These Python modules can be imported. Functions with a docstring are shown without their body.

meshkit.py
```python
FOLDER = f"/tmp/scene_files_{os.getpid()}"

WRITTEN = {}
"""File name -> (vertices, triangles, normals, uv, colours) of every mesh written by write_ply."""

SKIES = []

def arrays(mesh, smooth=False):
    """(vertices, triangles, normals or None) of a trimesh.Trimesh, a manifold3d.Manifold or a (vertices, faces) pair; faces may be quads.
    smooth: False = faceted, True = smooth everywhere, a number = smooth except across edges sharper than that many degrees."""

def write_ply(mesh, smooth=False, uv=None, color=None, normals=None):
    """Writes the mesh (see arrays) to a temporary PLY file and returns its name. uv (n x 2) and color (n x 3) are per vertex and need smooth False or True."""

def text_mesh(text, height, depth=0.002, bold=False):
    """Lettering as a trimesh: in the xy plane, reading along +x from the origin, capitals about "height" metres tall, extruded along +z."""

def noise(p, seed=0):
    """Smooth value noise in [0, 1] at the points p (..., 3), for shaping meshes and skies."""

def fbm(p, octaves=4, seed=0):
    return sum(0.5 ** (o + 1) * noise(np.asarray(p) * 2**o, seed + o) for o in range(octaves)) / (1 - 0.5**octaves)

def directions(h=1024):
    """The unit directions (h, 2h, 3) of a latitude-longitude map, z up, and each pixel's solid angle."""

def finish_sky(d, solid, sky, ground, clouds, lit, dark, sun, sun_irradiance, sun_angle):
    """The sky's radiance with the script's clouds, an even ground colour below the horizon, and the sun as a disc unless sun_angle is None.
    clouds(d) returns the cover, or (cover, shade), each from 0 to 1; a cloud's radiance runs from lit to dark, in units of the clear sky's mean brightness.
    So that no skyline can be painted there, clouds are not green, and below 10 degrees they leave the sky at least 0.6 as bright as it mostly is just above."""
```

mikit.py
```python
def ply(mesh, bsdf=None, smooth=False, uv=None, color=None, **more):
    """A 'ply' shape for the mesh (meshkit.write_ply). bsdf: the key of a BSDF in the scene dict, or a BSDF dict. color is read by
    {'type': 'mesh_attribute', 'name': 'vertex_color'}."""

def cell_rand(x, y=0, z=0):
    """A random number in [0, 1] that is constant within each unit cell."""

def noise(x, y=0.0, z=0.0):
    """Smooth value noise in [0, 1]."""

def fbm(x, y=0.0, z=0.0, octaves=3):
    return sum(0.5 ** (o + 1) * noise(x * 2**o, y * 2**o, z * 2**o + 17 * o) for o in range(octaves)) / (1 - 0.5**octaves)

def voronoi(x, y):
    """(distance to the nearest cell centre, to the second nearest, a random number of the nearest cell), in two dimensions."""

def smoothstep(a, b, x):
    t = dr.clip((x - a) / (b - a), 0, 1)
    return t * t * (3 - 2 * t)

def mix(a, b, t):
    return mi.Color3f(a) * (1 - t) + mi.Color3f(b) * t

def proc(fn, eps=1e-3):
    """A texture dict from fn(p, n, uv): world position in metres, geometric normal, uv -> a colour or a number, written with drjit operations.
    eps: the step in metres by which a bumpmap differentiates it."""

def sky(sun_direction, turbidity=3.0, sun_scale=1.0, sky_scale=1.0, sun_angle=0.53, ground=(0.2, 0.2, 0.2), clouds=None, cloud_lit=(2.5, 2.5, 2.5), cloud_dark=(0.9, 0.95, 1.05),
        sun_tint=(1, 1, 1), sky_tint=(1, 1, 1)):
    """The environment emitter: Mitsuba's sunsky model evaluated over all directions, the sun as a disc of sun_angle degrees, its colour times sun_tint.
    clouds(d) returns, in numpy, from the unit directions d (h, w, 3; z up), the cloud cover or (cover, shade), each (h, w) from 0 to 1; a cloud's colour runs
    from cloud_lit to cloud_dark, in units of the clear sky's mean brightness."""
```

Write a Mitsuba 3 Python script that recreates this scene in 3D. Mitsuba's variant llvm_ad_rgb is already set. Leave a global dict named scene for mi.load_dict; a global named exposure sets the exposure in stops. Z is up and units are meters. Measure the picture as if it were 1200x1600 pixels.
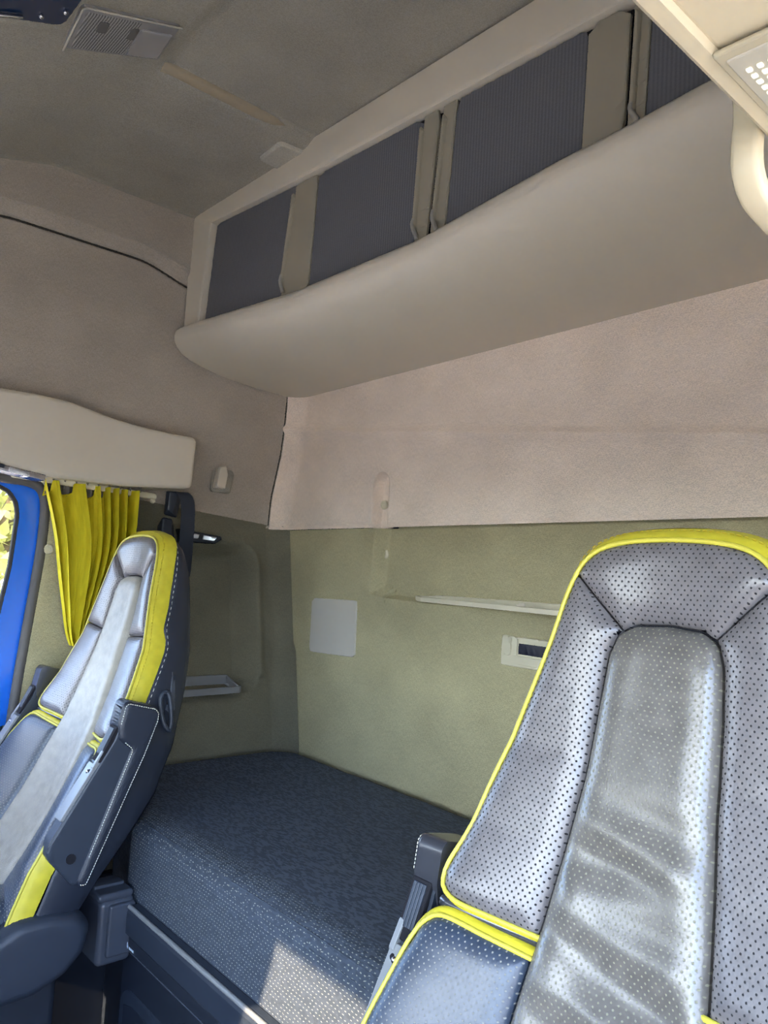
import math, random
import numpy as np, trimesh, shapely, manifold3d as m3
import shapely.geometry as sg
from scipy.spatial import Delaunay
import mitsuba as mi, drjit as dr
import mikit, meshkit
from mikit import proc, noise, fbm, voronoi, smoothstep, mix, cell_rand

scene, labels = {}, {}
T = mi.ScalarTransform4f
random.seed(7); RNG = np.random.default_rng(7)

# ------------------------------------------------------------------ camera, sky, exposure
ZC = 1.47                                   # eye height over the cab floor; the camera stands at x = 0, y = 0 in the doorway
FPX = 1203.0                                # focal length in pixels of the 1200 x 1600 frame
YAW, PITCH, ROLL = np.radians([48.5, 4.2, 3.4])
_f = np.array([-np.sin(YAW) * np.cos(PITCH), np.cos(YAW) * np.cos(PITCH), np.sin(PITCH)])
_r = np.array([np.cos(YAW), np.sin(YAW), 0.0]); _u = np.cross(_r, _f)
CR = _r * np.cos(ROLL) + _u * np.sin(ROLL); CU = -_r * np.sin(ROLL) + _u * np.cos(ROLL)
EYE = np.array([0, 0, ZC])
scene['camera'] = {'type': 'perspective', 'fov': float(np.degrees(2 * np.arctan(800 / FPX))), 'fov_axis': 'y', 'near_clip': 0.02, 'far_clip': 500.0,
                   'to_world': T().look_at(origin=EYE.tolist(), target=(EYE + _f).tolist(), up=CU.tolist())}
exposure = 5.75
SUN = np.array([0.05, -1.0, 0.550])
scene['sky'] = mikit.sky(SUN, turbidity=3.5, sun_scale=0.26, sky_scale=1.0, ground=(0.34, 0.30, 0.24), sky_tint=(0.86, 0.97, 1.22),
    clouds=lambda d: 0.55 * np.clip((meshkit.fbm(d * [2.2, 2.2, 5.0] + 3.1, 4, 5) - 0.42) * 4, 0, 1), cloud_lit=(2.0, 1.95, 1.9), cloud_dark=(1.2, 1.2, 1.25))

# ------------------------------------------------------------------ helpers
def at(px, py, axis, val):
    """The point of the plane axis = val (world metres) that is seen at this pixel."""
    r = CR * (px - 600) - CU * (py - 800) + _f * FPX
    return EYE + r * ((val - EYE[axis]) / r[axis])
def at_plane(px, py, P0, n):
    r = CR * (px - 600) - CU * (py - 800) + _f * FPX
    return EYE + r * (((np.asarray(P0) - EYE) @ n) / (r @ n))

def add(name, mesh, bsdf, parent=None, smooth=False, uv=None, **more):
    key = (parent + '__' if parent else '') + name
    base, k = key, 0
    while key in scene:
        k += 1; key = f'{base}_{k:03d}'
    scene[key] = mikit.ply(mesh, bsdf, smooth=smooth, uv=uv, **more)
    return key
def struct(name, mesh, bsdf, label=None, parent=None, smooth=False, uv=None):
    k = add(name, mesh, bsdf, parent, smooth, uv)
    labels[k] = {'kind': 'structure'}
    if label: labels[k]['label'] = label
    return k
def thing(key, label, cat, group=None):
    labels[key] = {'label': label, 'category': cat}
    if group: labels[key]['group'] = group
    return key

def grid(fn, us, vs, keep=None):
    U, V = np.meshgrid(us, vs, indexing='ij')
    P = np.asarray(fn(U, V), float)
    P = np.stack([np.broadcast_to(p, U.shape) for p in P], -1).reshape(-1, 3)
    n, m = len(us), len(vs)
    i = (np.arange(n - 1)[:, None] * m + np.arange(m - 1)[None]).ravel()
    if keep is not None:
        cu = 0.25 * (U[:-1, :-1] + U[1:, :-1] + U[:-1, 1:] + U[1:, 1:]); cv = 0.25 * (V[:-1, :-1] + V[1:, :-1] + V[:-1, 1:] + V[1:, 1:])
        i = i[keep(cu, cv).ravel()]
    f = np.vstack([np.c_[i, i + m, i + m + 1], np.c_[i, i + m + 1, i + 1]])
    return trimesh.Trimesh(P, f, process=False)
def loft(rings, closed=True, cap0=False, cap1=False):
    R = np.asarray(rings, float); k, n = R.shape[:2]
    F = []
    for a in range(k - 1):
        for b in range(n if closed else n - 1):
            c = (b + 1) % n
            F += [(a * n + b, a * n + c, (a + 1) * n + c), (a * n + b, (a + 1) * n + c, (a + 1) * n + b)]
    V = R.reshape(-1, 3)
    for on, a in ((cap0, 0), (cap1, k - 1)):
        if on:
            V = np.vstack([V, R[a].mean(0)]); q = len(V) - 1
            F += [(q, a * n + b, a * n + (b + 1) % n) if a else (q, a * n + (b + 1) % n, a * n + b) for b in range(n)]
    return trimesh.Trimesh(V, np.array(F), process=False)
def rbox(lo, hi, r=0.006, seg=8):
    lo, hi = np.asarray(lo, float), np.asarray(hi, float)
    r = min(r, 0.49 * (hi - lo).min())
    s = m3.Manifold.sphere(r, seg)
    pts = [s.translate(((hi if i else lo)[0] + (-r if i else r), (hi if j else lo)[1] + (-r if j else r), (hi if k else lo)[2] + (-r if k else r))) for i in (0, 1) for j in (0, 1) for k in (0, 1)]
    m = m3.Manifold.batch_hull(pts).to_mesh()
    return trimesh.Trimesh(m.vert_properties[:, :3], m.tri_verts)
def hullpts(pts, r=0.005, seg=8):
    s = m3.Manifold.sphere(r, seg)
    m = m3.Manifold.batch_hull([s.translate(tuple(map(float, p))) for p in pts]).to_mesh()
    return trimesh.Trimesh(m.vert_properties[:, :3], m.tri_verts)
def smooth_curve(P, n, closed=False):
    from scipy.interpolate import CubicSpline
    P = np.asarray(P, float)
    if closed: P = np.vstack([P, P[:1]])
    t = np.r_[0, np.cumsum(np.linalg.norm(np.diff(P, axis=0), axis=1))]
    cs = CubicSpline(t, P, bc_type='periodic' if closed else 'not-a-knot')
    return cs(np.linspace(0, t[-1], n + 1)[:-1] if closed else np.linspace(0, t[-1], n))
def tube(P, r, k=8, closed=False):
    P = np.asarray(P, float); n = len(P)
    if closed: tan = np.roll(P, -1, 0) - np.roll(P, 1, 0)
    else: tan = np.gradient(P, axis=0)
    tan /= np.linalg.norm(tan, axis=1, keepdims=True)
    a = np.array([0, 0, 1.0]) if abs(tan[0][2]) < 0.9 else np.array([1.0, 0, 0])
    rings = []
    r = np.broadcast_to(r, n)
    for p, t, rr in zip(P, tan, r):
        a = a - t * (a @ t); a /= np.linalg.norm(a); b = np.cross(t, a)
        ang = np.arange(k) / k * 2 * np.pi
        rings.append(p + rr * (np.cos(ang)[:, None] * a + np.sin(ang)[:, None] * b))
    if closed: rings.append(rings[0])
    return loft(rings, True, not closed, not closed)
def resample(ring, step):
    L = sg.LinearRing(ring) if not isinstance(ring, sg.LinearRing) else ring
    n = max(6, int(round(L.length / step)))
    return np.array([L.interpolate(i / n, normalized=True).coords[0][:2] for i in range(n)])
def pad(outline, place, puff=0.01, r=0.02, res=0.01, depth=0.02, base=None, bump=None, rings=(0.06, 0.2, 0.42, 0.7, 1.0), back=True):
    """An upholstery panel: the outline (u, v) filled, its height over base(u, v) rounded off over the distance r from the edge, with side walls.
    place(u, v, n) -> points. Returns (mesh, uv)."""
    poly = outline if isinstance(outline, sg.Polygon) else sg.Polygon(outline)
    poly = poly.buffer(0)
    bnd = resample(poly.exterior, res)
    pts = [bnd]
    for q in rings:
        g = poly.buffer(-r * q)
        for gg in getattr(g, 'geoms', [g]):
            if not gg.is_empty: pts.append(resample(gg.exterior, res))
    inner = poly.buffer(-r * rings[-1] - 0.5 * res)
    if not inner.is_empty:
        x0, y0, x1, y1 = inner.bounds
        gx, gy = np.meshgrid(np.arange(x0, x1, res), np.arange(y0, y1, res * 0.87)); gx[::2] += res / 2
        q = np.c_[gx.ravel(), gy.ravel()]
        pts.append(q[shapely.contains_xy(inner, q[:, 0], q[:, 1])])
    nb = len(bnd)
    uv = np.vstack(pts)
    tri = Delaunay(uv).simplices
    c = uv[tri].mean(1)
    tri = tri[shapely.contains_xy(poly.buffer(1e-6), c[:, 0], c[:, 1])]
    a, b, cc = uv[tri[:, 0]], uv[tri[:, 1]], uv[tri[:, 2]]
    area = (b[:, 0] - a[:, 0]) * (cc[:, 1] - a[:, 1]) - (b[:, 1] - a[:, 1]) * (cc[:, 0] - a[:, 0])
    tri = tri[np.abs(area) > 1e-10]; area = area[np.abs(area) > 1e-10]
    tri = np.where((area < 0)[:, None], tri[:, ::-1], tri)
    d = shapely.distance(poly.exterior, shapely.points(uv))
    t = np.clip(d / r, 0, 1)
    n = puff * np.sqrt(np.clip(1 - (1 - t) ** 2, 0, 1))
    if base is not None: n = n + base(uv[:, 0], uv[:, 1])
    if bump is not None: n = n + bump(uv[:, 0], uv[:, 1]) * t
    V = place(uv[:, 0], uv[:, 1], n)
    nb_lo = (base(bnd[:, 0], bnd[:, 1]) if base is not None else 0 * bnd[:, 0]) - depth
    Vs = place(np.r_[bnd[:, 0], bnd[:, 0]], np.r_[bnd[:, 1], bnd[:, 1]], np.r_[nb_lo + depth, nb_lo])
    o = len(V); i = np.arange(nb); j = (i + 1) % nb
    F = [tri, np.c_[o + i, o + nb + j, o + j], np.c_[o + i, o + nb + i, o + nb + j]]
    VV = [V, Vs]; UV = [uv, bnd, bnd]
    if back:
        o2 = len(V) + 2 * nb
        bb = (base(uv[:, 0], uv[:, 1]) if base is not None else 0 * uv[:, 0]) - depth
        VV.append(place(uv[:, 0], uv[:, 1], bb)); UV.append(uv); F.append(tri[:, ::-1] + o2)
    return trimesh.Trimesh(np.vstack(VV), np.vstack(F), process=False), np.vstack(UV)
def plane(O, eu, ev, en):
    O, eu, ev, en = (np.asarray(x, float) for x in (O, eu, ev, en))
    return lambda u, v, n: O + np.multiply.outer(u, eu) + np.multiply.outer(v, ev) + np.multiply.outer(n, en)
def rrect(x0, y0, x1, y1, r):
    return sg.box(x0 + r, y0 + r, x1 - r, y1 - r).buffer(r, quad_segs=6)
def rounded(poly, r):
    p = sg.Polygon(poly).buffer(0)
    return p.buffer(-r).buffer(2 * r, quad_segs=6).buffer(-r, quad_segs=6)
cat = trimesh.util.concatenate
YZ = lambda x, s=1: plane([x, 0, 0], [0, 1, 0], [0, 0, 1], [s, 0, 0])        # (y, z) drawn on the plane x, thickness along s*x
XZ = lambda y, s=-1: plane([0, y, 0], [1, 0, 0], [0, 0, 1], [0, s, 0])
XY = lambda z, s=1: plane([0, 0, z], [1, 0, 0], [0, 1, 0], [0, 0, s])
def yz(pixels, x): return [tuple(at(px, py, 0, x)[1:]) for px, py in pixels]
def xz(pixels, y): return [tuple(at(px, py, 1, y)[[0, 2]]) for px, py in pixels]
def xy(pixels, z): return [tuple(at(px, py, 2, z)[:2]) for px, py in pixels]

# ------------------------------------------------------------------ materials
def two(b): return {'type': 'twosided', 'bsdf': b}
def rgb(*c): return {'type': 'rgb', 'value': list(c)}
def pr(color, rough=0.5, spec=0.5, bump=None, scale=0.001, **kw):
    b = {'type': 'principled', 'base_color': rgb(*color) if isinstance(color, tuple) else color, 'roughness': rough, 'specular': spec, **kw}
    if bump is not None: b = {'type': 'bumpmap', 'arbitrary': bump, 'scale': scale, 'bsdf': b}
    return two(b)
def fabric(c, amt=0.25, f=420.0):
    def fn(p, n, uv):
        k = fbm(p.x * f, p.y * f, p.z * f, 2) - 0.5 + 0.5 * (fbm(p.x * 9, p.y * 9, p.z * 9, 3) - 0.5)
        return mi.Color3f(*c) * (1 + amt * k * 2)
    return proc(fn)
def fabric_bump(f):
    return proc(lambda p, n, uv: fbm(p.x * f, p.y * f, p.z * f, 2), eps=4e-4)
fb = fabric_bump(260.0)
scene['headliner'] = pr(fabric((0.31, 0.295, 0.25)), 0.95, 0.1, fb, 0.0007)
scene['side_fabric'] = pr(fabric((0.37, 0.33, 0.28)), 0.95, 0.1, fb, 0.0007)
scene['shaded_green'] = pr(fabric((0.155, 0.147, 0.105), 0.3), 0.95, 0.1, fb, 0.0008)  # same green fabric, darkened for the shade on the lower left wall
scene['wall_fabric'] = pr(fabric((0.76, 0.655, 0.555)), 0.95, 0.1, fb, 0.0007)
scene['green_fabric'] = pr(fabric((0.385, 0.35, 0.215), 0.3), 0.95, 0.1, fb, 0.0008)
fine = proc(lambda p, n, uv: fbm(p.x * 900, p.y * 900, p.z * 900, 2), eps=2e-4)
scene['seam_dark'] = pr((0.045, 0.042, 0.036), 0.8, 0.2)
scene['lit_crease_tone'] = pr((0.34, 0.29, 0.21), 0.9, 0.1)  # warm tone paints the light caught by the roof crease
scene['cream_plastic'] = pr((0.44, 0.385, 0.27), 0.42, 0.45)
scene['beige_plastic'] = pr((0.56, 0.515, 0.43), 0.5, 0.4, fine, 0.00012)
scene['light_plastic'] = pr((0.56, 0.52, 0.39), 0.42, 0.45)
scene['strip_plastic'] = pr((0.30, 0.275, 0.215), 0.42, 0.5)
scene['handle_plastic'] = pr((0.30, 0.29, 0.26), 0.2, 0.7, clearcoat=0.5, clearcoat_gloss=0.9)
def ribbed(p, n, uv):
    return 0.5 + 0.5 * dr.sin(p.x * (2 * math.pi / 0.0085))
scene['door_panel'] = pr(proc(lambda p, n, uv: mi.Color3f(0.115, 0.12, 0.135) * (0.9 + 0.2 * ribbed(p, n, uv)) * (0.92 + 0.16 * fbm(p.x * 300, p.y * 300, p.z * 300, 2))), 0.6, 0.4, proc(ribbed, eps=5e-4), 0.0006)
scene['dark_gap'] = pr((0.012, 0.012, 0.016), 0.8, 0.2)
leather_grain = proc(lambda p, n, uv: fbm(p.x * 330, p.y * 330, p.z * 330, 2), eps=3e-4)
scene['black_leather'] = pr((0.016, 0.021, 0.034), 0.42, 0.5, leather_grain, 0.0006)
scene['black_plastic'] = pr((0.022, 0.030, 0.046), 0.45, 0.5, fine, 0.0002)
scene['dark_plastic'] = pr((0.014, 0.019, 0.030), 0.5, 0.45, fine, 0.0002)
scene['grey_plastic'] = pr((0.20, 0.21, 0.22), 0.35, 0.5)
scene['glossy_leather'] = pr((0.03, 0.032, 0.04), 0.2, 0.7, clearcoat=0.6, clearcoat_gloss=0.92)
scene['yellow_leather'] = pr(proc(lambda p, n, uv: mi.Color3f(0.50, 0.43, 0.028) * (0.85 + 0.3 * fbm(p.x * 40, p.y * 40, p.z * 40, 3))), 0.45, 0.45, leather_grain, 0.0004)
scene['yellow_piping'] = pr((0.50, 0.44, 0.055), 0.4, 0.5)
scene['stitch'] = pr((0.62, 0.62, 0.55), 0.7, 0.3)
scene['yellow_stitch'] = pr((0.42, 0.33, 0.02), 0.7, 0.3)
def dots(uv, pu, pv, rad):
    a, b = uv.x / pu, uv.y / pv
    def one(a, b):
        fa, fb_ = a - dr.floor(a) - 0.5, b - dr.floor(b) - 0.5
        return dr.sqrt(dr.square(fa * pu) + dr.square(fb_ * pv))
    d = dr.minimum(one(a, b), one(a + 0.5, b + 0.5))
    return 1 - smoothstep(rad * 0.75, rad * 1.15, d)
def perforated(base, dot, pu, pv, rad, rough, spec):
    d = lambda uv: dots(uv, pu, pv, rad)
    return pr(proc(lambda p, n, uv: mix(mi.Color3f(*base) * (0.8 + 0.4 * fbm(p.x * 60, p.y * 60, p.z * 60, 2)), dot, d(uv)), 5e-4),
              proc(lambda p, n, uv: rough + (0.9 - rough) * d(uv), 5e-4),
              spec,
              proc(lambda p, n, uv: 0.16 * fbm(p.x * 330, p.y * 330, p.z * 330, 2) - 0.6 * d(uv), 4e-4), 0.0006)
scene['bolster_leather'] = perforated((0.120, 0.111, 0.114), (0.004, 0.004, 0.006), 0.0092, 0.0118, 0.00135, 0.31, 0.75)
scene['insert_leather'] = perforated((0.100, 0.092, 0.083), (0.17, 0.165, 0.115), 0.0092, 0.0118, 0.0013, 0.27, 0.75)
scene['plain_insert'] = perforated((0.28, 0.26, 0.215), (0.20, 0.195, 0.18), 0.006, 0.007, 0.0008, 0.42, 0.55)
scene['lower_leather'] = perforated((0.030, 0.042, 0.066), (0.20, 0.20, 0.18), 0.0092, 0.0118, 0.0012, 0.33, 0.6)  # base tinted blue for the sky reflected in the leather
def mattress_colour(p, n, uv):
    top = smoothstep(0.75, 0.95, n.z)
    a = p.x / 0.0108
    b = mix(mi.Color3f(p.z / 0.0076), mi.Color3f(p.y / 0.0076), smoothstep(0.55, 0.75, n.z)).x
    row = dr.floor(b)
    a = a + 0.5 * (row - 2 * dr.floor(row / 2)) + 0.25 * (cell_rand(row, 3) - 0.5)
    fa, fb_ = a - dr.floor(a), b - row
    on = cell_rand(dr.floor(a), row, 2)
    dash = smoothstep(0.28, 0.34, fa) * (1 - smoothstep(0.66, 0.72, fa)) * smoothstep(0.38, 0.46, fb_) * (1 - smoothstep(0.58, 0.66, fb_)) * smoothstep(0.02, 0.2, on)
    fade = 1 - smoothstep(0.955, 1.03, p.y + 0.03 * noise(p.x * 20, p.y * 20))
    w = fbm(p.x * 95 + 1.5 * noise(p.x * 40, p.y * 40), p.y * 240, p.z * 95, 2)
    base = mi.Color3f(0.050, 0.063, 0.086) * (1 + (0.10 + 0.12 * top) * (smoothstep(0.35, 0.65, w) * 2 - 1))
    return mix(base, mi.Color3f(0.27, 0.275, 0.235), dash * (0.08 + 0.92 * fade) * (1 - 0.85 * top * (1 - fade)))
scene['mattress_fabric'] = pr(proc(mattress_colour, 5e-4), 0.85, 0.25, proc(lambda p, n, uv: fbm(p.x * 120, p.y * 210, p.z * 150, 2), 5e-4), 0.0005, sheen=0.3)
scene['curtain_cloth'] = two({'type': 'bumpmap', 'arbitrary': proc(lambda p, n, uv: dr.sin(uv.x * 2 * math.pi * 95 + 2.2 * noise(uv.x * 30, uv.y * 9)), 5e-4), 'scale': 0.0007,
    'bsdf': {'type': 'principled', 'base_color': {'type': 'proc', **{k: v for k, v in proc(lambda p, n, uv: mi.Color3f(0.58, 0.50, 0.02) * (0.85 + 0.3 * fbm(uv.x * 60, uv.y * 12, 0, 2))).items() if k != 'type'}}, 'roughness': 0.8, 'specular': 0.25, 'sheen': 0.3}})
scene['curtain_lining'] = pr((0.16, 0.15, 0.13), 0.9, 0.2)
scene['blue_paint'] = pr((0.005, 0.13, 0.66), 0.22, 0.6, clearcoat=1.0, clearcoat_gloss=0.97)
scene['dark_blue_glass'] = pr((0.004, 0.018, 0.055), 0.06, 0.8, clearcoat=1.0, clearcoat_gloss=0.99)
scene['rubber'] = pr((0.09, 0.085, 0.085), 0.55, 0.4)
scene['black_rubber'] = pr((0.015, 0.015, 0.018), 0.6, 0.4)
scene['belt_webbing'] = pr(proc(lambda p, n, uv: mi.Color3f(0.02, 0.024, 0.034) * (0.8 + 0.4 * noise(p.x * 900, p.y * 900, p.z * 900))), 0.7, 0.3)
scene['chrome'] = two({'type': 'roughconductor', 'material': 'Cr', 'alpha': 0.12})
scene['lamp_clear'] = pr((0.24, 0.235, 0.235), 0.15, 0.7)
scene['lamp_lens'] = pr(proc(lambda p, n, uv: mi.Color3f(0.30, 0.295, 0.29) * (0.75 + 0.35 * dr.sin(p.y * 2 * math.pi / 0.006))), 0.12, 0.7, proc(lambda p, n, uv: dr.sin(p.y * 2 * math.pi / 0.006), 4e-4), 0.0006)
scene['lamp_lens_dark'] = pr((0.10, 0.10, 0.10), 0.15, 0.7)
scene['lens_reflector'] = pr((0.62, 0.62, 0.64), 0.15, 0.8, proc(lambda p, n, uv: dr.sin(p.y * 2 * math.pi / 0.005), 4e-4), 0.0008, metallic=0.7)
scene['display'] = pr((0.004, 0.006, 0.02), 0.3, 0.4)
scene['label_grey'] = pr((0.27, 0.25, 0.22), 0.4, 0.5)
scene['cover_grey'] = pr((0.47, 0.445, 0.395), 0.35, 0.5)
scene['white_print'] = pr((0.55, 0.65, 0.75), 0.5, 0.4)
scene['carpet'] = pr(fabric((0.022, 0.022, 0.03), 0.5, 300.0), 0.95, 0.1)
scene['glass'] = {'type': 'thindielectric', 'int_ior': 1.5}
scene['concrete'] = pr(proc(lambda p, n, uv: mi.Color3f(0.50, 0.45, 0.37) * (0.7 + 0.5 * fbm(p.x * 1.3, p.y * 1.3, 0, 4))), 0.9, 0.2)
scene['bark'] = pr(proc(lambda p, n, uv: mi.Color3f(0.17, 0.13, 0.09) * (0.6 + 0.8 * fbm(p.x * 20, p.y * 20, p.z * 6, 3))), 0.9, 0.2)
scene['leaf'] = {'type': 'principledthin', 'base_color': rgb(0.55, 0.54, 0.20), 'roughness': 0.6, 'diff_trans': 0.9}

# ------------------------------------------------------------------ the cab shell
XL, XR, YB, YF = -2.53, -0.04, 1.70, -1.05
Z_SEAM = 1.598
def seam_z(X): return 1.595 + (X + 2.52) * 0.018
XEDGE = lambda z: np.interp(z, [1.3, 1.595, 1.66, 1.72, 1.80, 1.88, 1.98, 2.10, 2.4, 2.75], [-2.52, -2.52, -2.518, -2.512, -2.49, -2.468, -2.455, -2.448, -2.44, -2.43])

struct('floor', rbox([-2.66, YF, -0.06], [XR, YB + 0.1, 0.0], 0.01), 'carpet', 'dark carpeted cab floor')

# upper rear wall: pale fabric with a light band shaped as a soft ridge and a channel that ends in a round top
def ss(a, b, x):
    t = np.clip((x - a) / (b - a), 0, 1); return t * t * (3 - 2 * t)
CH = sg.LineString([(-1.936, 1.30), (-1.936, 1.752)]).buffer(0.040)
def rear_upper(s, t):
    z0 = seam_z(-2.52 + s * 2.48) ; z = z0 + t * (2.40 - z0)
    xe = XEDGE(z); X = xe + s * (XR - xe)
    curl = np.clip(1 - (X - xe) / 0.075, 0, 1)
    light_ridge = 1.975 + (X + 2.40) * -0.10
    Y = 1.693 - 0.05 * curl ** 2.2 - 0.013 * np.exp(-((z - light_ridge) / 0.014) ** 2) - 0.03 * ss(0, 0.35, z - light_ridge) * 0.6
    d = shapely.distance(CH.exterior, shapely.points(X, z)) * np.where(shapely.contains_xy(CH, X, z), 1, -1)
    Y = Y + 0.042 * ss(-0.001, 0.009, d)
    Y = Y - 0.004 * np.exp(-((z - z0) / 0.008) ** 2)
    return X, Y, z
su = np.unique(np.r_[np.linspace(0, 0.05, 22), np.linspace(0.05, 0.19, 20), np.linspace(0.19, 0.30, 70), np.linspace(0.30, 1, 60)])
tv = np.unique(np.r_[0, 0.004, np.linspace(0.008, 0.27, 70), np.linspace(0.27, 0.62, 70), np.linspace(0.62, 1, 12)])
m = grid(rear_upper, su, tv)
lipz = lambda s: seam_z(-2.52 + s * 2.48)
struct('wall_rear', m, 'wall_fabric', 'pale fabric upper rear wall of the cab', smooth=True)
# lower rear wall: green fabric with a recess whose floor carries the tray
RC = sg.Polygon([(-1.952, 1.75), (-1.972, 1.40), (-1.965, 1.377), (-1.80, 1.372), (-0.2, 1.362), (XR + 0.2, 1.36), (XR + 0.2, 1.75)])
def rear_lower(X, t):
    z1 = seam_z(X) - 0.001 + 0.02 * (X > -1.885); z = 0.55 + t * (z1 - 0.55)
    d = shapely.distance(RC.exterior, shapely.points(X, z)) * np.where(shapely.contains_xy(RC, X, z), 1, -1)
    wid = np.where(X < -1.90, 0.040, 0.012)
    Y = 1.696 + 0.044 * ss(0.0, 1.0, d / wid) + 0.006 * ss(1.16, 1.13, z)
    return X, Y, z
xs = np.unique(np.r_[np.linspace(-2.47, -2.02, 16), np.linspace(-2.02, -1.80, 56), np.linspace(-1.80, XR, 40)])
ts = np.unique(np.r_[np.linspace(0, 0.76, 20), np.linspace(0.76, 0.80, 22), np.linspace(0.80, 1.0, 24)])
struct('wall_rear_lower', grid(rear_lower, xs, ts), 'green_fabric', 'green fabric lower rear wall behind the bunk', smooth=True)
struct('wall_outer', cat([rbox([-2.70, 1.75, 0], [0.02, 1.79, 2.80], 0.01), rbox([-2.66, 0.80, 0], [-2.62, 1.76, 2.80], 0.01), rbox([-2.66, -1.1, 1.71], [-2.62, 0.82, 2.80], 0.01), rbox([-2.66, -1.1, 2.76], [0.02, 1.79, 2.80], 0.01)]), 'dark_plastic', 'outer skin of the cab')

# left wall above the seam, with the groove under the roof strip
def left_upper(Y, z):
    X = XEDGE(z) - 0.012
    g = 2.452 - 0.10 * np.clip(0.62 - Y, 0, 1) - 0.05 * ss(1.0, 1.25, Y)
    X = X - 0.012 * np.exp(-((z - g) / 0.0045) ** 2) + 0.022 * ss(0.004, 0.05, z - g)
    X = X + 0.012 * np.clip((Y - 1.60) / 0.045, 0, 1) ** 2
    seam = 1.595 + 0.10 * np.clip(1.62 - Y, 0, 0.7)
    X = X + 0.003 * np.exp(-((z - seam) / 0.010) ** 2)
    return X, Y, z
ys = np.unique(np.r_[np.linspace(YF, 0.3, 14), np.linspace(0.3, 1.55, 60), np.linspace(1.55, 1.645, 12)])
zs = np.unique(np.r_[np.linspace(1.595, 1.66, 14), np.linspace(1.66, 2.38, 40), np.linspace(2.38, 2.50, 70), np.linspace(2.50, 2.72, 16)])
def left_map(Y, t):
    z0 = 1.597 + 0.085 * np.clip(1.645 - Y, 0, 0.7)
    z = z0 + (t - 1.595) / (2.72 - 1.595) * (2.72 - z0)
    return left_upper(Y, z)
struct('wall_left', grid(left_map, ys, zs, keep=lambda y, z: (y > 1.0) | (z > 1.71)), 'side_fabric', 'grey fabric upper left wall of the cab', smooth=True)
gz = np.linspace(1.602, 2.15, 40)
struct('trim_1', tube(np.c_[XEDGE(gz) - 0.006, np.full(40, 1.640), gz], 0.0042, 8), 'seam_dark', 'dark seam in the corner of the left and rear walls', smooth=True)
gy = np.linspace(-0.6, 1.25, 50)
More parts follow.
